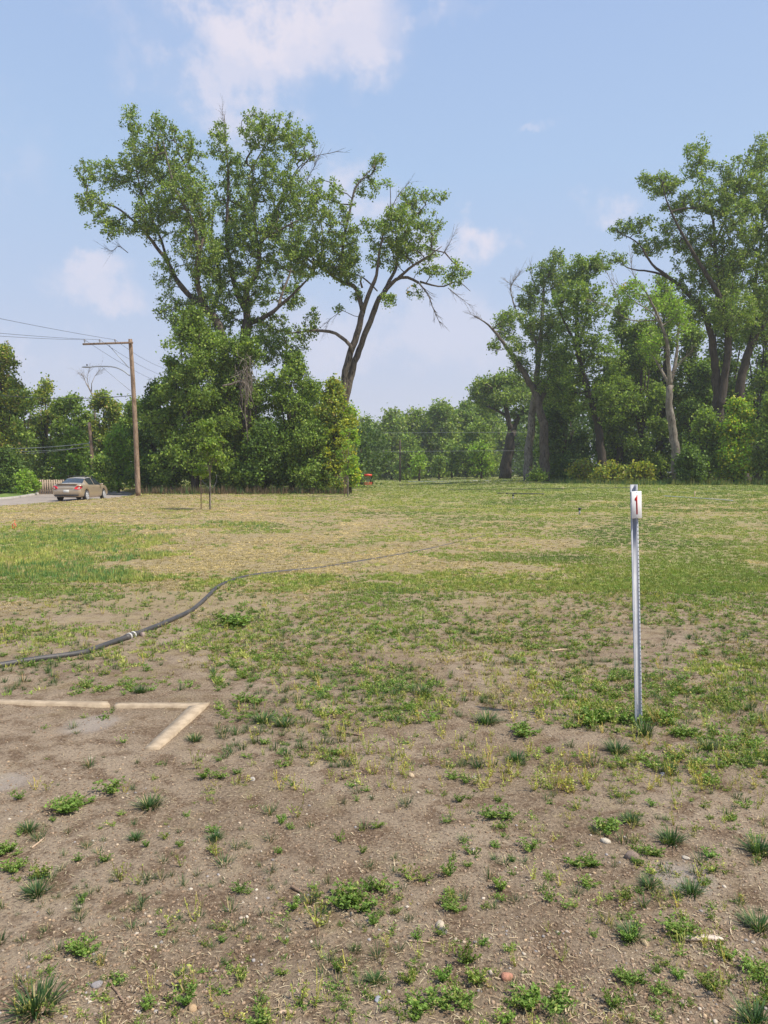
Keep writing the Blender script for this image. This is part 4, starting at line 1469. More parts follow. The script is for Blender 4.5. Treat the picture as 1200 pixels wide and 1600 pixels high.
build_tree("cottonwood_tree", "leaning cottonwood with twin bare trunks and open crown, rightmost of the three big trees", bC, limC, cC, .155, 'cotton', M_BARK, 32, .32, "big cottonwoods on the left",
           bare=[(np.array([P(654, 442, D3), P(668, 459, D3), P(676, 480, D3), P(688, 507, D3)]), .06), (np.array([P(700, 450, D3), P(715, 462, D3), P(732, 475, D3)]), .035),
                 (np.array([P(500, 300, D3), P(480, 285, D3), P(490, 262, D3), P(497, 245, D3)]), .04), (np.array([P(610, 330, D3), P(622, 305, D3), P(640, 285, D3)]), .035),
                 (np.array([P(690, 400, D3), P(700, 385, D3), P(712, 360, D3)]), .03), (np.array([P(535, 485, D3), P(515, 500, D3), P(508, 515, D3)]), .025)],
           accents=[(P(637, 442, D3), .45, (.75, .42, .02), .9), (P(634, 453, D3), .3, (.7, .42, .03), .7)])


# --- generic trees from a few photo measurements
def auto_tree(name, label, px, D, top, hw, n, pal, bark=None, leaf=None, low=None, group=None, cat="tree", nleaf=30, csz=None, lean=0, sparse=1.0, trunk_r=None, nlimb=5, bare=None, tone=1.0, seed=0, skew=0, accents=None, depth=None, taper=.5):
    """px: trunk foot, top: photo row of its top, hw: half crown width in photo px, low: photo row of the crown's lower edge"""
    global rng
    keep = rng
    rng = np.random.default_rng(1000 + seed)
    b = base_at(px, D)
    k = D / FPX
    H = P(px, top, D)[2] - b[2]
    zl = (P(px, low, D)[2] - b[2]) if low else H * .12
    zl = max(zl, .15)
    W_ = hw * k
    cx = lean * k
    leaf = leaf or max(.07, D * .0031)
    csz = csz or max(.35, D * .0075)
    tr = trunk_r or max(.05, H * .02)
    fork = min(max(zl + (H - zl) * .18, H * .25), H * .45)
    tip = np.array([cx + skew * k, 0, H * .84])
    limbs = [([b - [0, 0, .2], b + [cx * .15, 0, fork * .5], b + np.array([cx * .4, 0, fork]), b + np.array([cx * .8, 0, (fork + H * .9) / 2]) + rng.normal(size=3) * .25, b + tip], [tr * 1.15, tr, tr * .85, tr * .5, tr * .12])]
    for i in range(nlimb):
        a = 2 * pi * (i + rng.random()) / nlimb
        z0 = fork * (.8 + .5 * rng.random()); f1 = .45 + .4 * rng.random(); z1 = zl + (H - zl) * f1
        rr = W_ * (.45 + .4 * rng.random()) * (1.2 - f1)
        s = b + np.array([cx * .4, 0, z0])
        eN = b + np.array([cx + cos(a) * rr, sin(a) * rr * .8, z1])
        limbs.append(([s, s * .55 + eN * .45 + [0, 0, -.05 * H], eN], [tr * .55, tr * .38, tr * .1]))
    # crown = several sub-crowns of uneven size
    n = int(n * 1.35)
    nb = max(7, int(n / 20))
    cl = []
    dy = depth if depth else W_ * .8
    bushy = zl < H * .2
    for i in range(nb):
        zf = (i + rng.random()) / nb
        if bushy:
            env = sqrt(max(.12, 1 - (max(0, zf - .35) / .68) ** 2))
        else:
            env = sqrt(max(.15, 1 - (abs(zf - .48) / .56) ** 2))
        r_ = W_ * (.24 + .20 * rng.random()) * (.7 + .3 * env)
        r_ = np.array([r_, r_ * .9, min(r_ * .8, (H - zl) * .24)])
        a = 2 * pi * rng.random(); q = sqrt(rng.random()) * max(.05, (W_ * env * 1.02 - r_[0]) / W_) * (.15 if i == nb - 1 else 1)
        z = zl + r_[2] * .7 + (H - zl - r_[2] * 1.5) * zf
        c = b + np.array([cx * min(1, z / H * 1.2) + cos(a) * q * W_, sin(a) * q * dy, z])
        m_ = max(5, int(n / nb * (.6 + .8 * rng.random())))
        u = rand_unit(m_) * rng.random((m_, 1)) ** .4
        cl.append(c + u * r_)
    cl = np.concatenate(cl)
    cl[:, 2] = np.maximum(cl[:, 2], b[2] + .15 + .3 * rng.random(len(cl)))
    e = build_tree(name, label, b, limbs, cl, leaf, pal, bark or M_BARKDARK, nleaf, csz, group, cat, twig_r=max(.008, D * .00016), bare=bare, tone=tone, accents=accents, maxr=tr * .4)
    rng = keep
    return e


# thicket at the feet of the cottonwoods
g1 = "trees and shrubs of the thicket on the left"
auto_tree("leafy_tree", "broad leafy tree with hanging boughs at the left of the thicket under the cottonwoods", 305, 57.5, 478, 82, 620, 'mid', seed=1, low=764, group=g1, nleaf=34, nlimb=7)
auto_tree("leafy_tree", "round leafy tree in the middle of the thicket in front of the middle cottonwood", 388, 57.0, 520, 72, 540, 'mid', seed=2, low=764, group=g1, nleaf=34)
auto_tree("leafy_tree", "leafy tree of the thicket between the middle and the leaning cottonwood", 458, 57.5, 545, 60, 420, 'mid', seed=3, low=764, group=g1, nleaf=34)
auto_tree("leafy_tree", "shrubby tree with yellowing leaves in front of the leaning trunks", 522, 56.0, 590, 38, 330, 'olive', seed=4, low=764, group=g1, nleaf=34,
          accents=[(P(558, 700, 55), 2.4, (.34, .36, .05), .45), (P(530, 630, 56), 1.3, (.30, .33, .05), .25)])
auto_tree("shrub", "bright yellow-green shrub at the right end of the thicket", 547, 56.5, 625, 17, 110, 'yellow', seed=5, low=765, group=g1, cat="shrub", nleaf=30)
auto_tree("shrub", "low dark shrub at the foot of the leafy tree in the thicket's middle", 415, 56.0, 660, 60, 260, 'deep', seed=6, low=768, group=g1, cat="shrub")
auto_tree("shrub", "low bushy shrub under the olive shrubby tree", 490, 55.5, 655, 55, 300, 'mid', seed=7, low=768, group=g1, cat="shrub")
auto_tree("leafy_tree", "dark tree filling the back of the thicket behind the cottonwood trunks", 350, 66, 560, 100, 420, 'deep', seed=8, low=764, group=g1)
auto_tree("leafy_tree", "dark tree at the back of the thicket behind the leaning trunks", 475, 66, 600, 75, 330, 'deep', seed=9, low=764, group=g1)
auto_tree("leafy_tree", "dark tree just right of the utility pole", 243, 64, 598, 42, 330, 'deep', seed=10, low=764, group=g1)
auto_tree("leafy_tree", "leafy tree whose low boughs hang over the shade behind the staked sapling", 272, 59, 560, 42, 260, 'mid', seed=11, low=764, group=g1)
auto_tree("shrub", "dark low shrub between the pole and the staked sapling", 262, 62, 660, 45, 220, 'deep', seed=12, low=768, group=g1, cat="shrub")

# trees across the road on the left
g2 = "trees across the road on the left"
auto_tree("leafy_tree", "tall yellowish tree cut by the left edge of the view", 2, 64, 528, 62, 520, 'olive', seed=20, low=764, group=g2)
auto_tree("leafy_tree", "dark tree behind the yellowish one at the left edge", 35, 72, 600, 45, 260, 'mid', seed=21, low=764, group=g2)
auto_tree("leafy_tree", "tree with sparse olive crown left of the dead sapling tree", 75, 76, 592, 40, 230, 'olive', seed=22, low=764, group=g2, nleaf=26)
auto_tree("leafy_tree", "dark round tree behind the short pole", 115, 74, 612, 42, 260, 'mid', seed=23, low=764, group=g2)
auto_tree("leafy_tree", "tree with yellowish top behind the lamp arm", 165, 76, 612, 38, 250, 'olive', seed=24, low=764, group=g2)
auto_tree("leafy_tree", "green tree directly behind the tall utility pole", 212, 74, 622, 34, 230, 'mid', seed=25, low=764, group=g2)
auto_tree("shrub", "bright green bush behind the parked car", 185, 66, 668, 32, 260, 'bright', seed=26, low=760, group=g2, cat="bush")
auto_tree("shrub", "darker green bush between the short pole and the car", 120, 67, 672, 40, 270, 'bright', seed=27, low=762, group=g2, cat="bush", tone=.8)
auto_tree("shrub", "green bush in front of the short pole's foot", 158, 59.5, 712, 26, 170, 'mid', seed=33, low=765, group=g2, cat="bush")
auto_tree("shrub", "low bright leafy bush left of the wooden fence", 42, 58, 738, 20, 90, 'bright', seed=28, low=768, group=g2, cat="bush", csz=.3)
auto_tree("shrub", "dark hedge-like bush at the left edge behind the road", 8, 61, 700, 42, 220, 'deep', seed=29, low=765, group=g2, cat="bush")
b = base_at(148, 80)
dp = lambda *q: np.array([P(x, y, 80) for (x, y) in q])
build_tree("dead_tree", "leafless dead tree top standing out against the sky above the short pole", b,
           [(np.vstack([[b], dp((149, 700), (148, 640), (146, 622), (140, 608), (134, 598))]), [.16, .14, .11, .09, .07, .04]), (dp((143, 612), (143, 600), (148, 588)), [.05, .04, .02])],
           np.zeros((0, 3)), .2, 'mid', M_DEAD, bare=[(dp((134, 598), (131, 590), (126, 584)), .03), (dp((148, 588), (152, 583), (155, 579)), .03), (dp((140, 608), (136, 592), (139, 580)), .03)], group=g2)

# far woods in the centre
g3 = "trees of the far woods in the centre"
far = [(575, 150, 655, 34, 130, 'far', "greyish tree of the far woods right behind the yellow-green shrub"),
       (612, 146, 648, 32, 150, 'far', "pale green tree of the far woods left of the distant pole"),
       (650, 150, 642, 34, 170, 'far', "round tree of the far woods right of the distant pole"),
       (690, 145, 628, 36, 190, 'far', "tallest round tree in the middle of the far woods"),
       (728, 150, 632, 32, 160, 'mid', "darker tree of the far woods left of the open crowned cottonwood"),
       (760, 160, 610, 32, 150, 'far', "pale tree rising behind the open crowned cottonwood"),
       (835, 150, 640, 40, 170, 'mid', "tree of the far woods seen between the two brown trunks"),
       (640, 136, 688, 24, 90, 'mid', "small dark tree in front of the far woods right of the distant pole"),
       (752, 128, 662, 30, 130, 'mid', "bushy tree before the far woods left of the leaning dark trunk")]
for i, (px, DD, top, hw, n, pal, lab) in enumerate(far):
    auto_tree("woodland_tree", lab, px, DD, top - 4, hw * 1.25, int(n * 1.4), pal, seed=40 + i, low=752, group=g3, nleaf=30)
for i, (px, DD, top, hw, n, pal, lab) in enumerate([(655, 118, 712, 15, 34, 'bright', "young tree on the grass, left one before the far woods"), (686, 125, 716, 10, 24, 'mid', "young tree with a pale stem, middle one before the far woods"),
                                                    (752, 112, 690, 22, 60, 'bright', "young tree on the grass, right one before the far woods"), (706, 130, 700, 16, 50, 'mid', "young tree between the two right-hand young trees")]):
    auto_tree("young_tree", lab, px, DD, top, hw, n, pal, seed=60 + i, low=738, group="young trees before the far woods", nleaf=22, trunk_r=.16)
# open crowned cottonwood
D4 = 118.
b = base_at(789, D4)
lim = [(np.vstack([[b - [0, 0, .2]], L_([(792, 720), (797, 690), (801, 672)], 0, D4)[0]]), [1.0, .85, .75, .7]),
       L_([(800, 676), (793, 650, 0), (788, 625, 0), (776, 612, -1), (760, 600, -2)], [.5, .4, .3, .2, .08], D4),
       L_([(801, 674), (808, 655, 1), (820, 640, 1), (838, 630, 1.5)], [.5, .4, .28, .1], D4),
       L_([(790, 640, 0), (786, 615, 1), (790, 600, 1.5)], [.3, .2, .08], D4), L_([(792, 650), (775, 640, -1), (760, 635, -2)], [.25, .18, .08], D4)]
c = ell_clumps([(758, 605, 22, 14, 40), (790, 596, 26, 12, 44), (822, 608, 24, 14, 40), (800, 620, 28, 12, 36), (765, 632, 18, 12, 24), (840, 630, 18, 14, 26), (745, 620, 14, 12, 16), (815, 645, 20, 12, 18)], D4)
build_tree("cottonwood_tree", "open crowned cottonwood with a thick dark leaning trunk at the edge of the far woods", b, lim, c, .34, 'far', M_BARKDARK, 30, .85, None, twig_r=.02)

# --- right-hand woods: traced trees
g4 = "trees at the edge of the right-hand woods"
D5 = 84.
b = base_at(852, D5)
lim = [(np.vstack([[b - [0, 0, .2]], L_([(851, 715), (850, 680), (842, 630), (825, 592), (805, 562), (790, 540), (772, 517), (757, 503), (740, 494)], 0, D5)[0]]), [.6, .55, .5, .42, .34, .27, .2, .14, .08, .03]),
       L_([(842, 632), (856, 600, .5), (862, 570, 1), (858, 545, 1.5)], [.3, .24, .16, .08], D5)]
c = ell_clumps([(788, 512, 18, 22, 26), (770, 540, 10, 10, 8), (806, 545, 18, 22, 22), (820, 575, 20, 18, 22), (860, 560, 24, 30, 44), (855, 610, 22, 24, 30), (800, 500, 16, 18, 16)], D5)
build_tree("cottonwood_tree", "cottonwood leaning left with a bare branch tip reaching over the field", b, lim, c, .21, 'cotton', M_BARK, 30, .44, g4,
           bare=[(np.array([P(757, 503, D5), P(748, 497, D5), P(736, 491, D5)]), .05), (np.array([P(830, 612, D5), P(845, 596, D5), P(862, 583, D5)]), .07)])
D6 = 86.
b = base_at(824, D6)
lim = [(np.vstack([[b - [0, 0, .2]], L_([(825, 715), (828, 690), (832, 642), (840, 580), (845, 530), (848, 480), (850, 440)], 0, D6)[0]]), [.52, .48, .45, .4, .32, .25, .17, .08]),
       L_([(840, 560), (835, 527), (812, 500), (803, 475), (797, 452)], [.2, .16, .12, .08, .04], D6),
       L_([(845, 530), (870, 500, 1), (880, 470, 1)], [.2, .14, .06], D6)]
c = ell_clumps([(832, 470, 24, 28, 44), (855, 432, 28, 24, 50), (870, 410, 16, 18, 20), (845, 520, 26, 30, 48), (880, 460, 26, 30, 50), (826, 500, 16, 22, 18), (868, 510, 28, 28, 44)], D6)
build_tree("cottonwood_tree", "upright cottonwood with a light brown trunk at the left end of the right-hand woods", b, lim, c, .21, 'cotton', M_BARKPALE, 30, .44, g4, tone=.95,
           bare=[(np.array([P(797, 452, D6), P(803, 438, D6), P(812, 428, D6)]), .06), (np.array([P(812, 500, D6), P(801, 470, D6), P(797, 445, D6)]), .07), (np.array([P(840, 480, D6), P(822, 455, D6), P(795, 442, D6)]), .06),
                 (np.array([P(838, 450, D6), P(830, 430, D6), P(828, 412, D6)]), .04)])
D7 = 82.
b = base_at(943, D7)
lim = [(np.vstack([[b - [0, 0, .2]], L_([(940, 710), (932, 655), (915, 600), (905, 560), (902, 530), (901, 480), (905, 430)], 0, D7)[0]]), [.5, .45, .4, .34, .3, .26, .18, .06]),
       L_([(903, 545), (915, 505, 1), (930, 485, 1), (945, 478, 1)], [.2, .14, .1, .05], D7), L_([(902, 540), (885, 510, -1), (872, 480, -1)], [.18, .12, .05], D7)]
c = ell_clumps([(905, 425, 26, 24, 50), (935, 412, 18, 16, 24), (890, 470, 30, 30, 46), (925, 480, 30, 30, 46), (905, 530, 36, 32, 56), (880, 580, 38, 34, 60), (940, 560, 36, 36, 60),
                (910, 620, 50, 34, 80), (960, 620, 40, 36, 70)], D7)
build_tree("cottonwood_tree", "full leafy cottonwood in the left part of the right-hand woods", b, lim, c, .22, 'mid', M_BARKDARK, 32, .46, g4)
D8 = 66.
b = base_at(1057, D8)
lim = [(np.vstack([[b - [0, 0, .2]], L_([(1056, 715), (1053, 680), (1046, 635), (1047, 602)], 0, D8)[0]]), [.42, .38, .35, .31, .28]),
       L_([(1047, 604), (1031, 574, .5), (1020, 556, .8)], [.16, .1, .04], D8), L_([(1047, 604), (1044, 560, -.5), (1040, 526, -.8), (1025, 487, -1), (1012, 461, -1), (1000, 440, -1)], [.2, .17, .14, .1, .07, .03], D8),
       L_([(1048, 600), (1056, 563, .8), (1060, 519, 1), (1066, 480, 1)], [.18, .14, .1, .04], D8)]
c = ell_clumps([(990, 455, 22, 20, 20), (970, 462, 16, 16, 8), (1025, 470, 24, 30, 26), (1062, 500, 22, 30, 30), (1020, 540, 20, 22, 20)], D8)
build_tree("cottonwood_tree", "pale stemmed tree with peeling bark and bare whitish forks", b, lim, c, .17, 'bright', M_BARKPALE, 28, .42, g4,
           bare=[(np.array([P(1040, 526, D8), P(1020, 490, D8), P(990, 470, D8), P(960, 440, D8)]), .07), (np.array([P(1012, 461, D8), P(990, 430, D8), P(985, 400, D8)]), .05),
                 (np.array([P(1047, 602, D8), P(1060, 570, D8), P(1080, 550, D8)]), .06), (np.array([P(970, 480, D8), P(955, 440, D8), P(942, 415, D8)]), .04),
                 (np.array([P(1030, 500, D8), P(985, 500, D8), P(950, 478, D8), P(925, 470, D8)]), .05)],
           accents=[(P(975, 443, D8), .5, (.6, .33, .03), .8)])
D9 = 70.
b = base_at(1126, D9)
lim = [(np.vstack([[b - [0, 0, .2]], L_([(1124, 700), (1122, 640), (1120, 600), (1114, 545), (1103, 497), (1078, 461), (1049, 436), (1020, 414), (998, 381), (968, 364)], 0, D9)[0]]), [.7, .6, .5, .4, .32, .26, .2, .15, .11, .07, .03]),
       L_([(1124, 635, -.5), (1133, 590, -.5), (1138, 508, -1), (1118, 454, -1.5), (1092, 410, -2), (1063, 360, -2), (1042, 315, -2), (1035, 285, -2)], [.42, .34, .28, .22, .16, .11, .07, .03], D9),
       L_([(1136, 520, -.5), (1122, 450, 1), (1118, 396, 1.5), (1114, 345, 2), (1100, 300, 2), (1095, 255, 2)], [.24, .2, .15, .11, .07, .03], D9),
       L_([(1118, 380, 1.5), (1138, 330, 2), (1150, 280, 2)], [.15, .1, .04], D9), L_([(1049, 436), (1020, 425, 1), (985, 420, 1), (965, 408, 1)], [.12, .1, .06, .03], D9)]
c = ell_clumps([(1035, 290, 30, 18, 34), (1010, 278, 14, 10, 8), (968, 356, 16, 12, 10), (1000, 352, 22, 12, 16), (965, 404, 14, 9, 7), (1012, 385, 24, 16, 20), (1090, 255, 24, 30, 40), (1112, 310, 36, 30, 64),
                (1060, 325, 28, 26, 34), (1148, 275, 26, 30, 40), (1050, 375, 34, 26, 36), (1100, 385, 34, 34, 62), (1150, 345, 34, 36, 70), (1085, 430, 34, 30, 50), (1140, 420, 36, 40, 80),
                (1110, 480, 36, 30, 60), (1150, 490, 34, 34, 70), (1070, 480, 26, 24, 26)], D9)
build_tree("cottonwood_tree", "great cottonwood with several thick limbs fanning left over the right-hand woods", b, lim, c, .175, 'cotton', M_BARKDARK, 34, .37, g4, tone=1.0)
D10 = 72.
b = base_at(1162, D10)
lim = [(np.vstack([[b - [0, 0, .2]], L_([(1156, 690), (1154, 625), (1165, 563), (1187, 515), (1215, 480), (1240, 430)], 0, D10)[0]]), [.65, .56, .46, .36, .27, .2, .1]),
       L_([(1170, 555, 0), (1180, 500, 1), (1180, 440, 1), (1190, 370, 1), (1190, 290, 1), (1188, 230, 1)], [.28, .23, .18, .13, .09, .03], D10),
       L_([(1200, 500), (1225, 400, 1), (1235, 300, 1)], [.25, .18, .06], D10)]
c = ell_clumps([(1190, 245, 22, 30, 44), (1180, 300, 30, 34, 60), (1210, 340, 34, 44, 80), (1180, 390, 34, 36, 76), (1195, 450, 34, 36, 80), (1240, 420, 36, 60, 90), (1230, 290, 30, 50, 60), (1185, 510, 34, 26, 50), (1240, 520, 30, 50, 60)], D10)
build_tree("cottonwood_tree", "great cottonwood cut by the right edge, leaning right", b, lim, c, .175, 'cotton', M_BARKDARK, 34, .37, g4)

# understory and fill of the right-hand woods
fill = [("shrub", "bright yellow-green shrub in front of the two great trunks on the right", 1148, 64, 622, 34, 330, 'yellow', 752, 'shrub'),
        ("shrub", "dark green bush at the right edge of the view", 1205, 63, 612, 40, 340, 'mid', 755, 'shrub'),
        ("shrub", "green bush filling the gap between the pale stem and the yellow-green shrub", 1098, 66, 640, 36, 300, 'mid', 752, 'shrub'),
        ("shrub", "low dark bush at the foot of the pale stemmed tree", 1075, 63, 700, 34, 160, 'deep', 755, 'shrub'),
        ("shrub", "yellowish hedge bush, left one of the low row under the right-hand woods", 915, 73, 722, 26, 90, 'hedge', 752, 'bush'),
        ("shrub", "yellowish hedge bush, middle one of the low row under the right-hand woods", 955, 70, 725, 28, 100, 'hedge', 752, 'bush'),
        ("shrub", "olive hedge bush, right one of the low row under the right-hand woods", 1008, 66, 724, 32, 110, 'hedge', 752, 'bush'),
        ("shrub", "small round green bush beside the upright light brown trunk", 838, 82, 738, 11, 26, 'mid', 752, 'bush'),
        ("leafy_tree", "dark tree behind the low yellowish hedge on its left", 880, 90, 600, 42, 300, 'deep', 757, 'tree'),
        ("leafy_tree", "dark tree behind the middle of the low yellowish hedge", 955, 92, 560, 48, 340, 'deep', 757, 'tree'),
        ("leafy_tree", "leafy tree behind the pale stemmed tree's left side", 1000, 84, 500, 46, 400, 'mid', 757, 'tree'),
        ("leafy_tree", "leafy tree behind the pale stemmed tree's right side", 1075, 86, 500, 46, 400, 'mid', 757, 'tree'),
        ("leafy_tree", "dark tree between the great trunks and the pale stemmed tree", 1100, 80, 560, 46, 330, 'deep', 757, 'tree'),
        ("leafy_tree", "leafy tree behind the great cottonwood at the right edge", 1185, 86, 440, 56, 420, 'mid', 757, 'tree'),
        ("leafy_tree", "dark tree low behind the right edge of the woods", 1225, 78, 560, 50, 320, 'deep', 757, 'tree'),
        ("leafy_tree", "bright leafy tree rising behind the bare whitish forks", 1030, 88, 430, 50, 420, 'mid', 757, 'tree'),
        ("leafy_tree", "leafy tree standing behind the great fanning limbs", 1125, 90, 400, 50, 420, 'mid', 757, 'tree'),
        ("leafy_tree", "leafy tree between the full cottonwood and the pale stemmed tree", 968, 86, 470, 44, 380, 'mid', 757, 'tree'),
        ("leafy_tree", "green tree between the light brown trunk and the full leafy cottonwood", 872, 94, 540, 36, 260, 'mid', 757, 'tree')]
for i, (nm, lab, px, DD, top, hw, n, pal, low, cat) in enumerate(fill):
    auto_tree(nm, lab, px, DD, top, hw, n, pal, seed=80 + i, low=low, group="trees and bushes filling the right-hand woods", cat=cat, nleaf=30, nlimb=6)

# the mass of woods farther back: reads as one
def wood_mass(name, label, spans, nper, leaf, seed, pal='deep'):
    global rng
    keep = rng; rng = np.random.default_rng(seed)
    mb = MB(); tb = MB()
    for (x0, x1, d0, d1, top0, top1, n) in spans:
        for i in range(n):
            tt = (i + rng.random()) / n
            px = x0 + (x1 - x0) * tt; DD = d0 + (d1 - d0) * rng.random()
            top = top0 + (top1 - top0) * tt + rng.normal() * 6
            b_ = base_at(px, DD); H = P(px, top, DD)[2] - b_[2]; W_ = H * (.32 + .1 * rng.random())
            k = 40
            u = rand_unit(k) * rng.random((k, 1)) ** .4
            cc_ = b_ + np.array([0, 0, H * .52]) + u * np.array([W_, W_, H * .48])
            ci = np.repeat(np.arange(k), nper)
            C = cc_[ci] + rng.normal(size=(len(ci), 3)) * H * .05
            C[:, 2] = np.maximum(C[:, 2], b_[2] + .1)
            leaves(mb, C, leaf * DD * (.6 + .8 * rng.random(len(C))), leaf_cols(len(C), PAL[pal]) * (.75 + .5 * rng.random(k))[ci][:, None])
            tube(tb, [b_, b_ + [0, 0, H * .6]], [.25, .08], 5)
    o = mb.build(name, M_LEAF)
    tag(o, label, None, None, "stuff")
    o2 = tb.build(name + "_stems", M_BARKDARK); tag(o2, "stems of the " + label, None, None, "stuff")
    rng = keep


wood_mass("distant_woodland", "mass of dark trees far behind the field", [(-260, 300, 84, 100, 640, 640, 16), (280, 600, 84, 110, 640, 665, 12), (560, 860, 165, 190, 660, 622, 20), (840, 1400, 96, 120, 600, 520, 30)], 26, .0042, 5)

# low undergrowth closing the view under the trees
mb = MB()
rng2 = np.random.default_rng(77)
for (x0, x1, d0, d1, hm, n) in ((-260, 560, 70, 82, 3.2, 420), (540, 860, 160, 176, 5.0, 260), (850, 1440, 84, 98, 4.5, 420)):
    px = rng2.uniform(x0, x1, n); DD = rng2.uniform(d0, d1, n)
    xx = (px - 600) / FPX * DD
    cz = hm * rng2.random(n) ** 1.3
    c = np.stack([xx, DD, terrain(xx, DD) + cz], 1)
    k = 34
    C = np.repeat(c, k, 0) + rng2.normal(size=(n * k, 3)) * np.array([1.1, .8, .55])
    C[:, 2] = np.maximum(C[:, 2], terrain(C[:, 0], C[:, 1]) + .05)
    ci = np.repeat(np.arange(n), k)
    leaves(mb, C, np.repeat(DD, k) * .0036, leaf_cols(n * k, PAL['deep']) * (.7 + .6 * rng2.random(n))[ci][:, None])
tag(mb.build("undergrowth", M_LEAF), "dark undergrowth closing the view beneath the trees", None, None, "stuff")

# dead tangle hanging in the thicket
mb = MB(); c0 = P(385, 590, 54.2)
A = c0 + rng.normal(size=(90, 3)) * [.35, .25, .7]
frusta(mb, A, A + np.stack([rng.normal(size=90) * .35, rng.normal(size=90) * .25, -.3 - rng.random(90) * 1.1], 1), np.full(90, .022), np.full(90, .008), 3)
s = np.array([P(348, 603, 54.6), P(362, 600, 54.4), P(375, 596, 54.2), P(386, 602, 54.2), P(392, 615, 54.3)])
tube(mb, spline(s, 4), .07, 5)
tube(mb, spline(np.array([P(388, 600, 54.2), P(383, 640, 55), P(388, 700, 56), P(386, 768, 57)]), 5), [.05] * 16, 5)
tag(mb.build("dead_branch", M_DEAD, None, c0), "pale dead branch with a tangle of hanging twigs in the middle of the thicket", "dead branch")


# --- staked saplings
def sapling(name, px, py, top, hw, stake_px, stake_top, n, pal, lab, slab, seed, low, tie=True):
    p = G(px, py)[0]; DD = p[1]
    e = auto_tree(name, lab, px, DD, top, hw, n, pal, M_BARKPALE, seed=seed, low=low, leaf=.105, csz=.17, trunk_r=.04, nlimb=6, group="staked saplings", nleaf=24)
    q = P(stake_px, stake_top, DD)
    g0 = np.array([q[0], DD, float(terrain(q[0], DD))])
    se = empty("tree_stake", g0, slab, "stake", "stakes beside the saplings")
    h = q[2] - g0[2]
    mb = MB(); tube(mb, [(0, 0, -.1), (.01, 0, h * .5), (0, 0, h)], [.022, .02, .022], 8); mb.build("shaft", M_STICK, se)
    mb = MB(); tube(mb, [(0, 0, h - .12), (0, 0, h - .1), (0, 0, h + .01), (0, 0, h + .02)], [.024, .032, .034, .022], 8); mb.build("cap", M_STICKP, se)
    if tie:
        tz = h * .62
        mb = MB()
        tr_ = np.array([p[0] - g0[0], p[1] - g0[1], tz])
        tube(mb, spline(np.array([[.0, 0, h * .93], [tr_[0] * .5, .0, h * .78], tr_]), 5), .007, 5)
        tube(mb, spline(np.array([tr_, tr_ + [.18, 0, .12], tr_ + [.29, 0, .36], tr_ + [.30, 0, .62]]), 5), .008, 5)
        mb.build("tie_cord", M_GREYP, se)
    return e


sapling("sapling", 328, 796, 658, 50, 313.5, 745, 80, 'mid', "staked sapling with a thin pale stem and light leaves before the thicket", "brown stake tied to the sapling before the thicket", 31, 754)
sapling("sapling", 543.5, 776, 668, 24, 538, 740, 60, 'bright', "staked sapling at the right end of the thicket beside the yellow-green shrub", "thin stake beside the sapling at the right end of the thicket", 32, 745, False)

# longer grass along wood feet; thicket side coloured for leaf litter and painted tree shadow
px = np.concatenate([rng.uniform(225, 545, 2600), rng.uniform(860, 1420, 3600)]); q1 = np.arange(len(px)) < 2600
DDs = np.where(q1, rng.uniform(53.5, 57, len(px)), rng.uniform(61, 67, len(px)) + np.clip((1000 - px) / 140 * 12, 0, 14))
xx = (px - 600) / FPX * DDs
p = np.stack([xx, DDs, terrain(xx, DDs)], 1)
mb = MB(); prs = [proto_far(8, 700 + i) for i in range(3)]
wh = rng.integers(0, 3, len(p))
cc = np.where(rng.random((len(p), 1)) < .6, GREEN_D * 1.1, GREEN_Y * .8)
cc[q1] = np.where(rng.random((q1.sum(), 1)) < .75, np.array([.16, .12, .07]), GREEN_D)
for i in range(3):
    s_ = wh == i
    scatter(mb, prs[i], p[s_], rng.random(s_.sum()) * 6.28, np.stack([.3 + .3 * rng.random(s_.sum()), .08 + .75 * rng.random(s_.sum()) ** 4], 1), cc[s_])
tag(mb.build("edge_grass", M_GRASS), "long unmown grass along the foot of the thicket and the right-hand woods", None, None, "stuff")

# ------------------------------------------------------------------ disc golf basket
p = G(575, 766)[0]
e = empty("disc_golf_basket", p, "disc golf basket with orange-red band and tray on a thin pole, in the far field", "basket")
M_BAND = plain("basket_red", (.72, .07, .03), (.6, .06, .03), 8, .5)
M_STEEL = plain("basket_steel", (.45, .45, .45), (.4, .4, .4), 8, .4, .6)
ZT = 1.38
mb = MB(); tube(mb, [(0, 0, 0), (0, 0, ZT + .02)], .03, 8); mb.build("pole", M_STEEL, e)
mb = MB()
a = np.linspace(0, 2 * pi, 25)
ro = np.stack([np.cos(a), np.sin(a), a * 0], 1)
k = 24
for (r1, z1, r2, z2) in ((.34, ZT, .34, ZT - .16),):
    V1 = ro[:-1] * r1 + [0, 0, z1]; V2 = ro[:-1] * r2 + [0, 0, z2]; V3 = ro[:-1] * (r1 - .02) + [0, 0, z2]; V4 = ro[:-1] * (r1 - .02) + [0, 0, z1]
    VV = np.concatenate([V1, V2, V3, V4]); j = np.arange(k); j2 = (j + 1) % k
    mb.add(VV, np.concatenate([np.stack([j + A_, j2 + A_, j2 + B_, j + B_], 1) for A_, B_ in ((k, 0), (2 * k, k), (3 * k, 2 * k), (0, 3 * k))]))
mb.add(np.vstack([ro[:-1] * .33 + [0, 0, ZT - .01], [[0, 0, ZT + .03]]]), np.array([(i, (i + 1) % k, k) for i in range(k)]))
mb.build("band", M_BAND, e)
mb = MB()
for z in (.52, .60, .68):
    tube(mb, ro * .34 + [0, 0, z], .012, 5, cap=False)
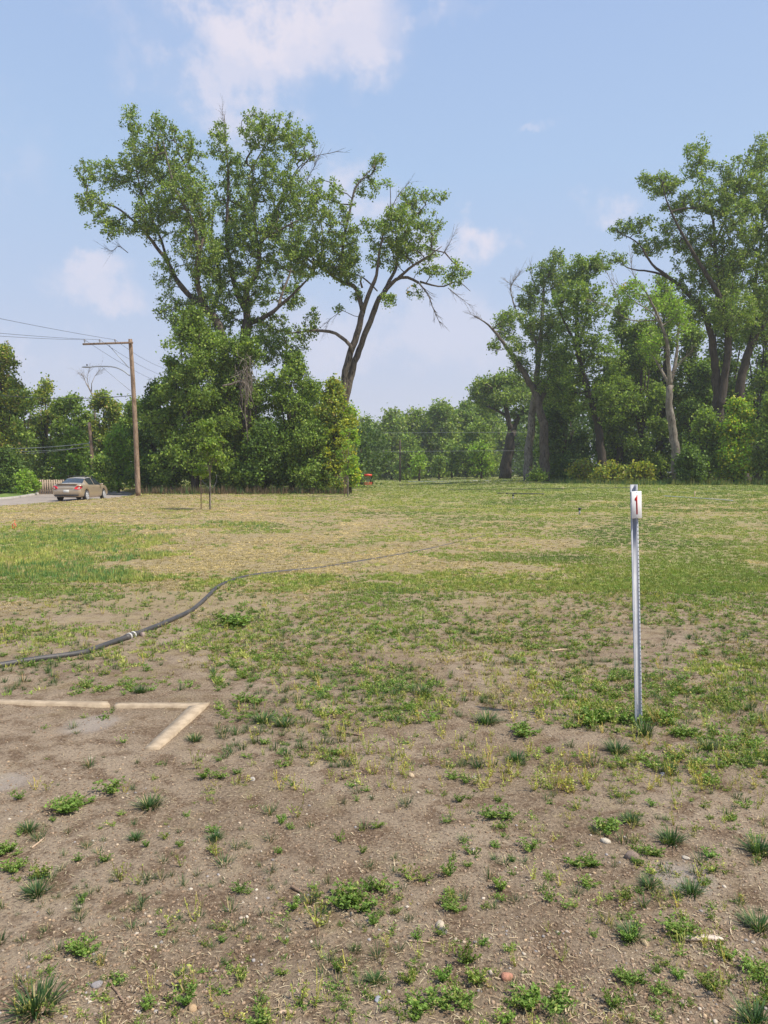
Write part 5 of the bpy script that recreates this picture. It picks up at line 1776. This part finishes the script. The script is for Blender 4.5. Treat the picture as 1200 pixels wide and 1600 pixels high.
for i in range(16):
    aa = i * 2 * pi / 16
    tube(mb, [(cos(aa) * .34, sin(aa) * .34, .70), (cos(aa) * .34, sin(aa) * .34, .50), (0, 0, .48)], .009, 4)
mb.build("tray", M_BAND, e)
mb = MB()
for i in range(12):
    aa = i * 2 * pi / 12
    tube(mb, spline(np.array([(cos(aa) * .28, sin(aa) * .28, ZT - .1), (cos(aa) * .2, sin(aa) * .2, .95), (cos(aa) * .06, sin(aa) * .06, .76)]), 3), .008, 4)
mb.build("chain", M_STEEL, e)
# white boom behind it
# ------------------------------------------------------------------ utility poles and wires
M_INS = plain("insulator_grey", (.25, .26, .28), (.2, .2, .22), 8, .4)
M_LAMP = plain("lamp_grey", (.35, .37, .40), (.3, .32, .34), 8, .45, .4)
M_WIRE = plain("wire_black", (.05, .05, .055), (.04, .04, .045), 8, .6)
DP = 50.0
b = base_at(216, DP)
e = empty("utility_pole", b, "tall leaning wooden utility pole with a one-sided crossarm and street lamp", "utility pole")
bo = b


def loc(px, py, dd=0):
    return P(px, py, DP + dd) - bo


top = loc(203.5, 530)
mb = MB(); tube(mb, spline(np.array([[0, 0, -.2], loc(212.5, 690), loc(208, 600), top]), 6), np.linspace(.17, .125, 19), 12, None, .04); mb.build("shaft", M_POLE, e, None, True)
x0 = loc(131, 538.5); x1 = loc(209, 536)
mid = (x0 + x1) / 2; ln = np.linalg.norm(x1 - x0)
mb = MB(); mb.bm_box(0, 0, 0, ln, .11, .12, 0, .01)
o = mb.build("crossarm", M_POLE, e); o.location = tuple(mid + [0, -.17, 0]); o.rotation_euler = (0, -math.atan2(x1[2] - x0[2], x1[0] - x0[0]), 0)
INS = []
for k_, ipx in enumerate((134, 157.5, 181.5)):
    c = loc(ipx, 537.6) + [0, -.17, .05]
    mb = MB(); tube(mb, [c, c + [0, 0, .1], c + [0, 0, .11], c + [0, 0, .16], c + [0, 0, .17], c + [0, 0, .21], c + [0, 0, .24]], [.02, .02, .06, .065, .045, .06, .03], 10)
    mb.build("insulator", M_INS, e); INS.append(bo + c + [0, 0, .2])
mb = MB(); tube(mb, [loc(171, 540) + [0, -.12, 0], loc(202.5, 575) + [0, -.12, 0]], .025, 6); mb.build("crossarm_brace", M_LAMP, e)
am = spline(np.array([loc(203, 587), loc(192, 579), loc(180, 574), loc(165, 572.5), loc(142, 573.2)]) + [0, -.05, 0], 5)
mb = MB(); tube(mb, am, .042, 8); arm = mb.build("lamp_arm", M_LAMP, e)
hc = loc(136.5, 574) + [0, -.05, 0]
mb = MB()
prof = [(-.34, .02), (-.28, .055), (-.1, .08), (.1, .075), (.28, .05), (.34, .03)]
for i in range(len(prof) - 1):
    pass
rings = []
for (x, r_) in prof:
    rings.append([hc + [x, cos(a_) * r_ * 1.5, sin(a_) * r_ * (1 if sin(a_) > 0 else .5)] for a_ in np.arange(10) * 2 * pi / 10])
rings = np.array(rings); i = np.arange(5)[:, None] * 10; j = np.arange(10)[None]
mb.add(rings.reshape(-1, 3), np.stack([i + j, i + 10 + j, i + 10 + (j + 1) % 10, i + (j + 1) % 10], -1).reshape(-1, 4))
mb.f.append(np.array([list(range(10)), list(range(59, 49, -1))]))
mb.build("lamp_head", M_LAMP, arm)
mb = MB(); tube(mb, [hc + [0, 0, .06], hc + [0, 0, .13], hc + [0, 0, .14], hc + [0, 0, .2]], [.03, .03, .05, .04], 8); mb.build("photocell", M_WIRE, arm)
mb = MB(); tube(mb, [loc(159, 573) + [0, -.05, 0], loc(204.5, 611) + [0, -.05, 0]], .014, 5); mb.build("lamp_brace", M_LAMP, e)


def wire(p0, p1, sag, label, r=.012, group="overhead wires"):
    t_ = np.linspace(0, 1, 28)[:, None]
    q = p0 + (p1 - p0) * t_; q[:, 2] -= sag * 4 * (t_ * (1 - t_))[:, 0]
    mb = MB(); tube(mb, q, r, 5)
    return tag(mb.build("overhead_wire", M_WIRE, None, p0), label, "wire", group)


off = [np.array([-16.5, -38, 0.9]), np.array([-16.5, -38, .9]), np.array([-16.5, -38, .9])]
names = ["outer", "middle", "inner"]
for k_ in range(3):
    tgt = P(-6, (517, 512, 488)[k_], 40 - k_ * 2)
    dirv = tgt - INS[k_]
    endp = INS[k_] + dirv * 3.4
    wire(INS[k_], endp + [0, 0, .4], .45, "overhead wire running left from the %s insulator of the tall pole" % names[k_], .010)
    far_e = P((262, 262, 262)[k_], (603, 590, 577)[k_], 74)
    wire(INS[k_], far_e, .25, "overhead wire running back into the thicket from the %s insulator of the tall pole" % names[k_], .011)
DP2 = 60.5
b2 = base_at(147.5, DP2)
e = empty("utility_pole", b2, "short plain wooden pole sticking out of the bush left of the tall pole", "utility pole")
tp = P(139.5, 660, DP2) - b2
mb = MB(); tube(mb, spline(np.array([[0, 0, -.2], tp * .5 + [.03, 0, 0], tp]), 5), np.linspace(.15, .12, 11), 10, None, .04); mb.build("shaft", M_POLE, e, None, True)
att = P(143, 692, DP2); att2 = P(144, 697, DP2)
mb = MB(); tube(mb, [P(143, 690, DP2) - b2 + [-.1, -.16, 0], P(143, 694, DP2) - b2 + [-.1, -.16, 0]], .05, 8); mb.build("bracket", M_INS, e)
M_WIRE, _keepw = plain("cable_grey", (.30, .32, .31), (.24, .26, .25), 8, .6), M_WIRE
wire(att, P(10, 701, 62), .1, "upper pale cable running left from the short pole", .03)
wire(att2, P(10, 705, 62), .15, "middle cable running left from the short pole", .022)
wire(att2, P(10, 711, 62.5), .1, "lower cable running left from the short pole", .018)
M_WIRE = _keepw
wire(P(-40, 612, 60), P(208, 618, 50.1), .35, "dark cable from the left edge to the shaft of the tall pole", .022)
b3 = base_at(625, 122)
e = empty("utility_pole", b3, "distant thin dark pole standing against the far woods", "utility pole")
h3 = P(625, 687, 122)[2] - b3[2]
mb = MB(); tube(mb, [(0, 0, -.1), (0, 0, h3)], [.17, .12], 8); mb.build("shaft", M_BARKDARK, e)
mb = MB(); mb.bm_box(0, -.16, h3 * .68, 1.1, .1, .12, 0, .01); mb.build("crossarm", M_BARKDARK, e)
M_WIREP = plain("wire_pale", (.32, .34, .33), (.28, .3, .3), 8, .5)
for (y0, y1, lab) in ((705.5, 703.5, "lower pale wire stretched in front of the far woods"), (676, 675, "upper pale wire stretched in front of the far woods")):
    q0 = P(470, y0 + 1, 112); q1 = P(900, y1, 108)
    t_ = np.linspace(0, 1, 16)[:, None]; q = q0 + (q1 - q0) * t_
    mb = MB(); tube(mb, q, .016, 5); tag(mb.build("overhead_wire", M_WIREP, None, q0), lab, "wire", "overhead wires")

# ------------------------------------------------------------------ wooden fence behind the car
fa = base_at(60, 60.5); fb = base_at(108, 61.5)
fe = empty("picket_fence", fa, "low weathered picket fence between the bush and the parked car", "fence")
M_FEN = plain("weathered_pickets", (.42, .32, .23), (.33, .25, .18), 8, .9)
ln = np.linalg.norm(fb - fa); ang = math.atan2(fb[1] - fa[1], fb[0] - fa[0])
dv = (fb - fa) / ln
mb = MB()
n_ = int(ln / .17)
for i in range(n_):
    c = dv * i * .17
    mb.bm_box(c[0], c[1] - .03, .60, .12, .02, 1.16 + .03 * (i % 3), ang)
mb.build("pickets", M_FEN, fe)
mb = MB()
for z in (.3, .95):
    c = dv * ln / 2; mb.bm_box(c[0], c[1] + .01, z, ln, .04, .08, ang)
mb.build("rail", M_FEN, fe)
for i in range(3):
    c = dv * ln * i / 2
    mb = MB(); mb.bm_box(c[0], c[1] + .09, .47, .1, .1, .98, ang, .01); mb.build("post", M_FEN, fe)

# ------------------------------------------------------------------ the car
M_PAINT = plain("champagne_paint", (.50, .40, .28), (.49, .39, .27), 1.5, .36, .45, .5, 0, coat=.7)
M_GLASS, tt_ = new_mat("car_glass")
finish(tt_, bsdf(tt_, (.03, .04, .045), .06, 0, .9))
M_RUB = plain("tyre_rubber", (.02, .02, .02), (.03, .03, .03), 8, .85)
M_RIM = plain("alloy_rim", (.55, .55, .56), (.5, .5, .5), 8, .5, .2)
M_TAIL = plain("tail_lamp_red", (.55, .015, .02), (.45, .01, .02), 8, .2, 0, .6, coat=.5)
M_PLATE = plain("number_plate", (.72, .70, .62), (.66, .64, .58), 8, .5)
M_TRIM = plain("black_trim", (.02, .02, .02), (.028, .028, .028), 8, .6)
M_CHROME = plain("bright_trim", (.6, .6, .6), (.55, .55, .55), 8, .2, .9)
pc = G(104, 784)[0]
CAR_Y = 45.3; CAR_X = (103.5 - 600) / FPX * CAR_Y
car = empty("parked_car", (CAR_X, CAR_Y, -.24 + .05), "champagne beige sedan parked on the road at the left, seen from behind", "car", None, R(0))
LEN = 4.75
st = np.array([  # y, half width, z bottom, z belt, z top, roof half width
    [0.00, .74, .46, .70, .72, .60], [0.05, .81, .36, .86, .88, .66], [0.12, .85, .30, .99, 1.02, .70], [0.22, .87, .27, 1.02, 1.06, .72],
    [0.62, .885, .24, 1.02, 1.06, .70], [0.78, .89, .22, 1.01, 1.10, .66], [1.40, .90, .20, .99, 1.38, .55], [1.70, .90, .19, .985, 1.43, .56], [2.10, .90, .19, .975, 1.455, .57],
    [2.60, .90, .19, .965, 1.45, .57], [3.00, .90, .19, .955, 1.40, .55], [3.72, .89, .20, .95, 1.02, .66], [4.20, .87, .22, .88, .92, .64], [4.55, .82, .25, .74, .78, .6], [4.70, .74, .32, .62, .64, .54], [4.75, .66, .38, .54, .55, .5]])
yy = np.unique(np.round(np.concatenate([np.arange(0, 4.75, .06), st[:, 0], [2.18, 2.26, 1.06, 3.3]]), 3))
I = lambda c: np.interp(yy, st[:, 0], st[:, c])
hw_, zb, zbe, zt, rw = I(1), I(2), I(3), I(4), I(5)
WR, WF = 0.98, 3.78
low = zb.copy()
for yc in (WR, WF):
    dd_ = np.abs(yy - yc)
    arch = np.where(dd_ < .39, .33 + np.sqrt(np.maximum(.39 ** 2 - dd_ ** 2, 0)), 0)
    low = np.maximum(low, arch)
K = 10
sec = np.zeros((len(yy), K, 3))
for i in range(len(yy)):
    h = hw_[i]; b0 = low[i]; be = zbe[i]; tp_ = zt[i]; r_ = rw[i]
    pts = [(0, b0), (h * .88, b0), (h * .975, max(b0 + .02, zb[i] + .10)), (h, b0 + (be - b0) * .35 + .02), (h * .995, b0 + (be - b0) * .68), (h * .965, be - .05), (h * .93, be),
           (r_, tp_ - .035), (r_ * .82, tp_), (0, tp_ + .025)]
    sec[i] = [(x, yy[i], z) for (x, z) in pts]
full = np.concatenate([sec[:, ::-1] * [-1, 1, 1], sec[:, 1:]], 1)   # from top-left round... mirrored
full = np.concatenate([sec[:, :], (sec[:, 1:-1] * [-1, 1, 1])[:, ::-1]], 1)
KK = full.shape[1]
nS = len(yy)
groups = {'body': [], 'rear_window': [], 'windshield': [], 'side_window_a': [], 'side_window_b': [], 'side_window_c': [], 'side_window_d': []}
for i in range(nS - 1):
    ym = (yy[i] + yy[i + 1]) / 2
    for j in range(KK):
        j2 = (j + 1) % KK
        q = (i * KK + j, i * KK + j2, (i + 1) * KK + j2, (i + 1) * KK + j)
        right = j < K - 1
        s_ = j if right else (KK - 1 - j)      # section segment index
        g_ = 'body'
        if s_ in (7, 8) and .80 < ym < 1.36: g_ = 'rear_window'
        if s_ in (7, 8) and 3.04 < ym < 3.66: g_ = 'windshield'
        if s_ == 6:
            if 1.30 < ym < 2.18: g_ = 'side_window_a' if right else 'side_window_b'
            if 2.26 < ym < 3.36: g_ = 'side_window_c' if right else 'side_window_d'
        groups[g_].append(q)
for g_, fs in groups.items():
    if not fs: continue
    mb = MB(); mb.add(full.reshape(-1, 3), np.array(fs)[:, ::-1])
    if g_ == 'body':
        mb.f.append(np.array([list(range(KK))])); mb.f.append(np.array([list(range((nS - 1) * KK, nS * KK))[::-1]]))
    o = mb.build('body' if g_ == 'body' else ('window' if g_.startswith('side') else g_), M_PAINT if g_ == 'body' else M_GLASS, car, None, True)
# lamps, plate, bumper, spoiler lip, trim
for s_ in (-1, 1):
    mb = MB()
    v = np.array([(.52, -.015, .83), (.50, -.015, .76), (.74, .0, .72), (.86, .10, .78), (.885, .30, .90), (.80, .10, .95), (.62, .03, .93)]) * [s_, 1, 1]
    v2 = v.copy(); v2[:, 1] += .12; v2[:, 0] -= s_ * .03
    n7 = len(v)
    v[:, 1] -= .012; v[3:5, 0] += s_ * .012
    mb.add(np.vstack([v, v2]), np.array([list(range(n7))[::s_]]))
    mb.f.append(np.array([(k, (k + 1) % n7, n7 + (k + 1) % n7, n7 + k) for k in range(n7)]))
    mb.build("tail_lamp", M_TAIL, car)
    mb = MB(); mb.bm_box(s_ * .97, 3.12, 1.0, .16, .10, .11, 0, .02); mb.build("wing_mirror", M_PAINT, car)
    for yd in (2.22,):
        mb = MB(); mb.bm_box(s_ * .903, 1.95, .84, .02, .16, .03, 0, .005); mb.build("door_handle", M_PAINT, car)
        mb = MB(); mb.bm_box(s_ * .903, 3.0, .83, .02, .16, .03, 0, .005); mb.build("door_handle", M_PAINT, car)
mb = MB(); mb.bm_box(0, -.012, .62, .34, .012, .16, 0, .002); mb.build("number_plate", M_PLATE, car)
mb = MB(); mb.bm_box(0, .03, .37, 1.45, .16, .07, 0, .02); mb.build("lower_bumper", M_TRIM, car)
mb = MB(); mb.bm_box(0, .10, 1.055, 1.25, .16, .035, 0, .012); mb.build("spoiler", M_PAINT, car)
mb = MB(); mb.bm_box(0, -.01, .81, .9, .02, .02, 0, .003); mb.build("boot_trim", M_PAINT, car)
for yb in (1.65, 2.55):
    mb = MB(); mb.bm_box(0, yb, 1.53, 1.25, .06, .03, 0, .01); mb.bm_box(-.54, yb, 1.475, .06, .08, .09); mb.bm_box(.54, yb, 1.475, .06, .08, .09)
    mb.build("roof_bar", M_TRIM, car)
for yc in (WR, WF):
    for s_ in (-1, 1):
        xo = s_ * .80
        mb = MB()
        tube(mb, [(s_ * .68, yc, .33), (s_ * .69, yc, .33), (s_ * .86, yc, .33), (s_ * .885, yc, .33)], [.27, .325, .325, .29], 28)
        wheel = mb.build("wheel", M_RUB, car, None, False)
        mb = MB()
        k = 20
        a_ = np.arange(k) * 2 * pi / k
        for q in range(7):
            aa = q * 2 * pi / 7
            c = np.array([s_ * .888, yc, .33])
            u = np.array([0, cos(aa), sin(aa)]); v_ = np.array([0, -sin(aa), cos(aa)])
            mb.add(np.array([c + u * .03 - v_ * .03, c + u * .22 - v_ * .022, c + u * .22 + v_ * .022, c + u * .03 + v_ * .03, c + u * .03 - v_ * .03 - [s_ * .02, 0, 0], c + u * .22 - v_ * .022 - [s_ * .02, 0, 0], c + u * .22 + v_ * .022 - [s_ * .02, 0, 0], c + u * .03 + v_ * .03 - [s_ * .02, 0, 0]]),
                   np.array([(0, 1, 2, 3)[::s_], (0, 1, 5, 4), (2, 3, 7, 6), (1, 2, 6, 5)]))
        tt2 = np.linspace(0, 2 * pi, 25)
        tube(mb, np.stack([tt2 * 0 + s_ * .886, yc + np.cos(tt2) * .225, .33 + np.sin(tt2) * .225], 1), .014, 6, cap=False)
        tube(mb, [(s_ * .87, yc, .33), (s_ * .9, yc, .33)], [.05, .04], 10)
        tube(mb, [(s_ * .80, yc, .33), (s_ * .8865, yc, .33)], [.18, .18], 24)
        mb.build("rim", M_RIM, wheel)
mb = MB(); mb.bm_box(0, 2.3, .42, 1.5, 3.6, .30); mb.build("underbody", M_TRIM, car)

# ------------------------------------------------------------------ smoky summer haze
mb = MB(); mb.bm_box(0, 200, 21, 860, 760, 46)
m, t = new_mat("haze_air")
pv = t.nodes.new("ShaderNodeVolumePrincipled")
pv.inputs['Color'].default_value = (.86, .90, 1.0, 1)
pv.inputs['Density'].default_value = HAZE
pv.inputs['Anisotropy'].default_value = 0.2
o_ = t.nodes.new("ShaderNodeOutputMaterial"); t.links.new(pv.outputs[0], o_.inputs['Volume'])
if HAZE > 0:
    tag(mb.build("haze", m), "thin smoky summer haze over the whole field", None, None, "stuff")
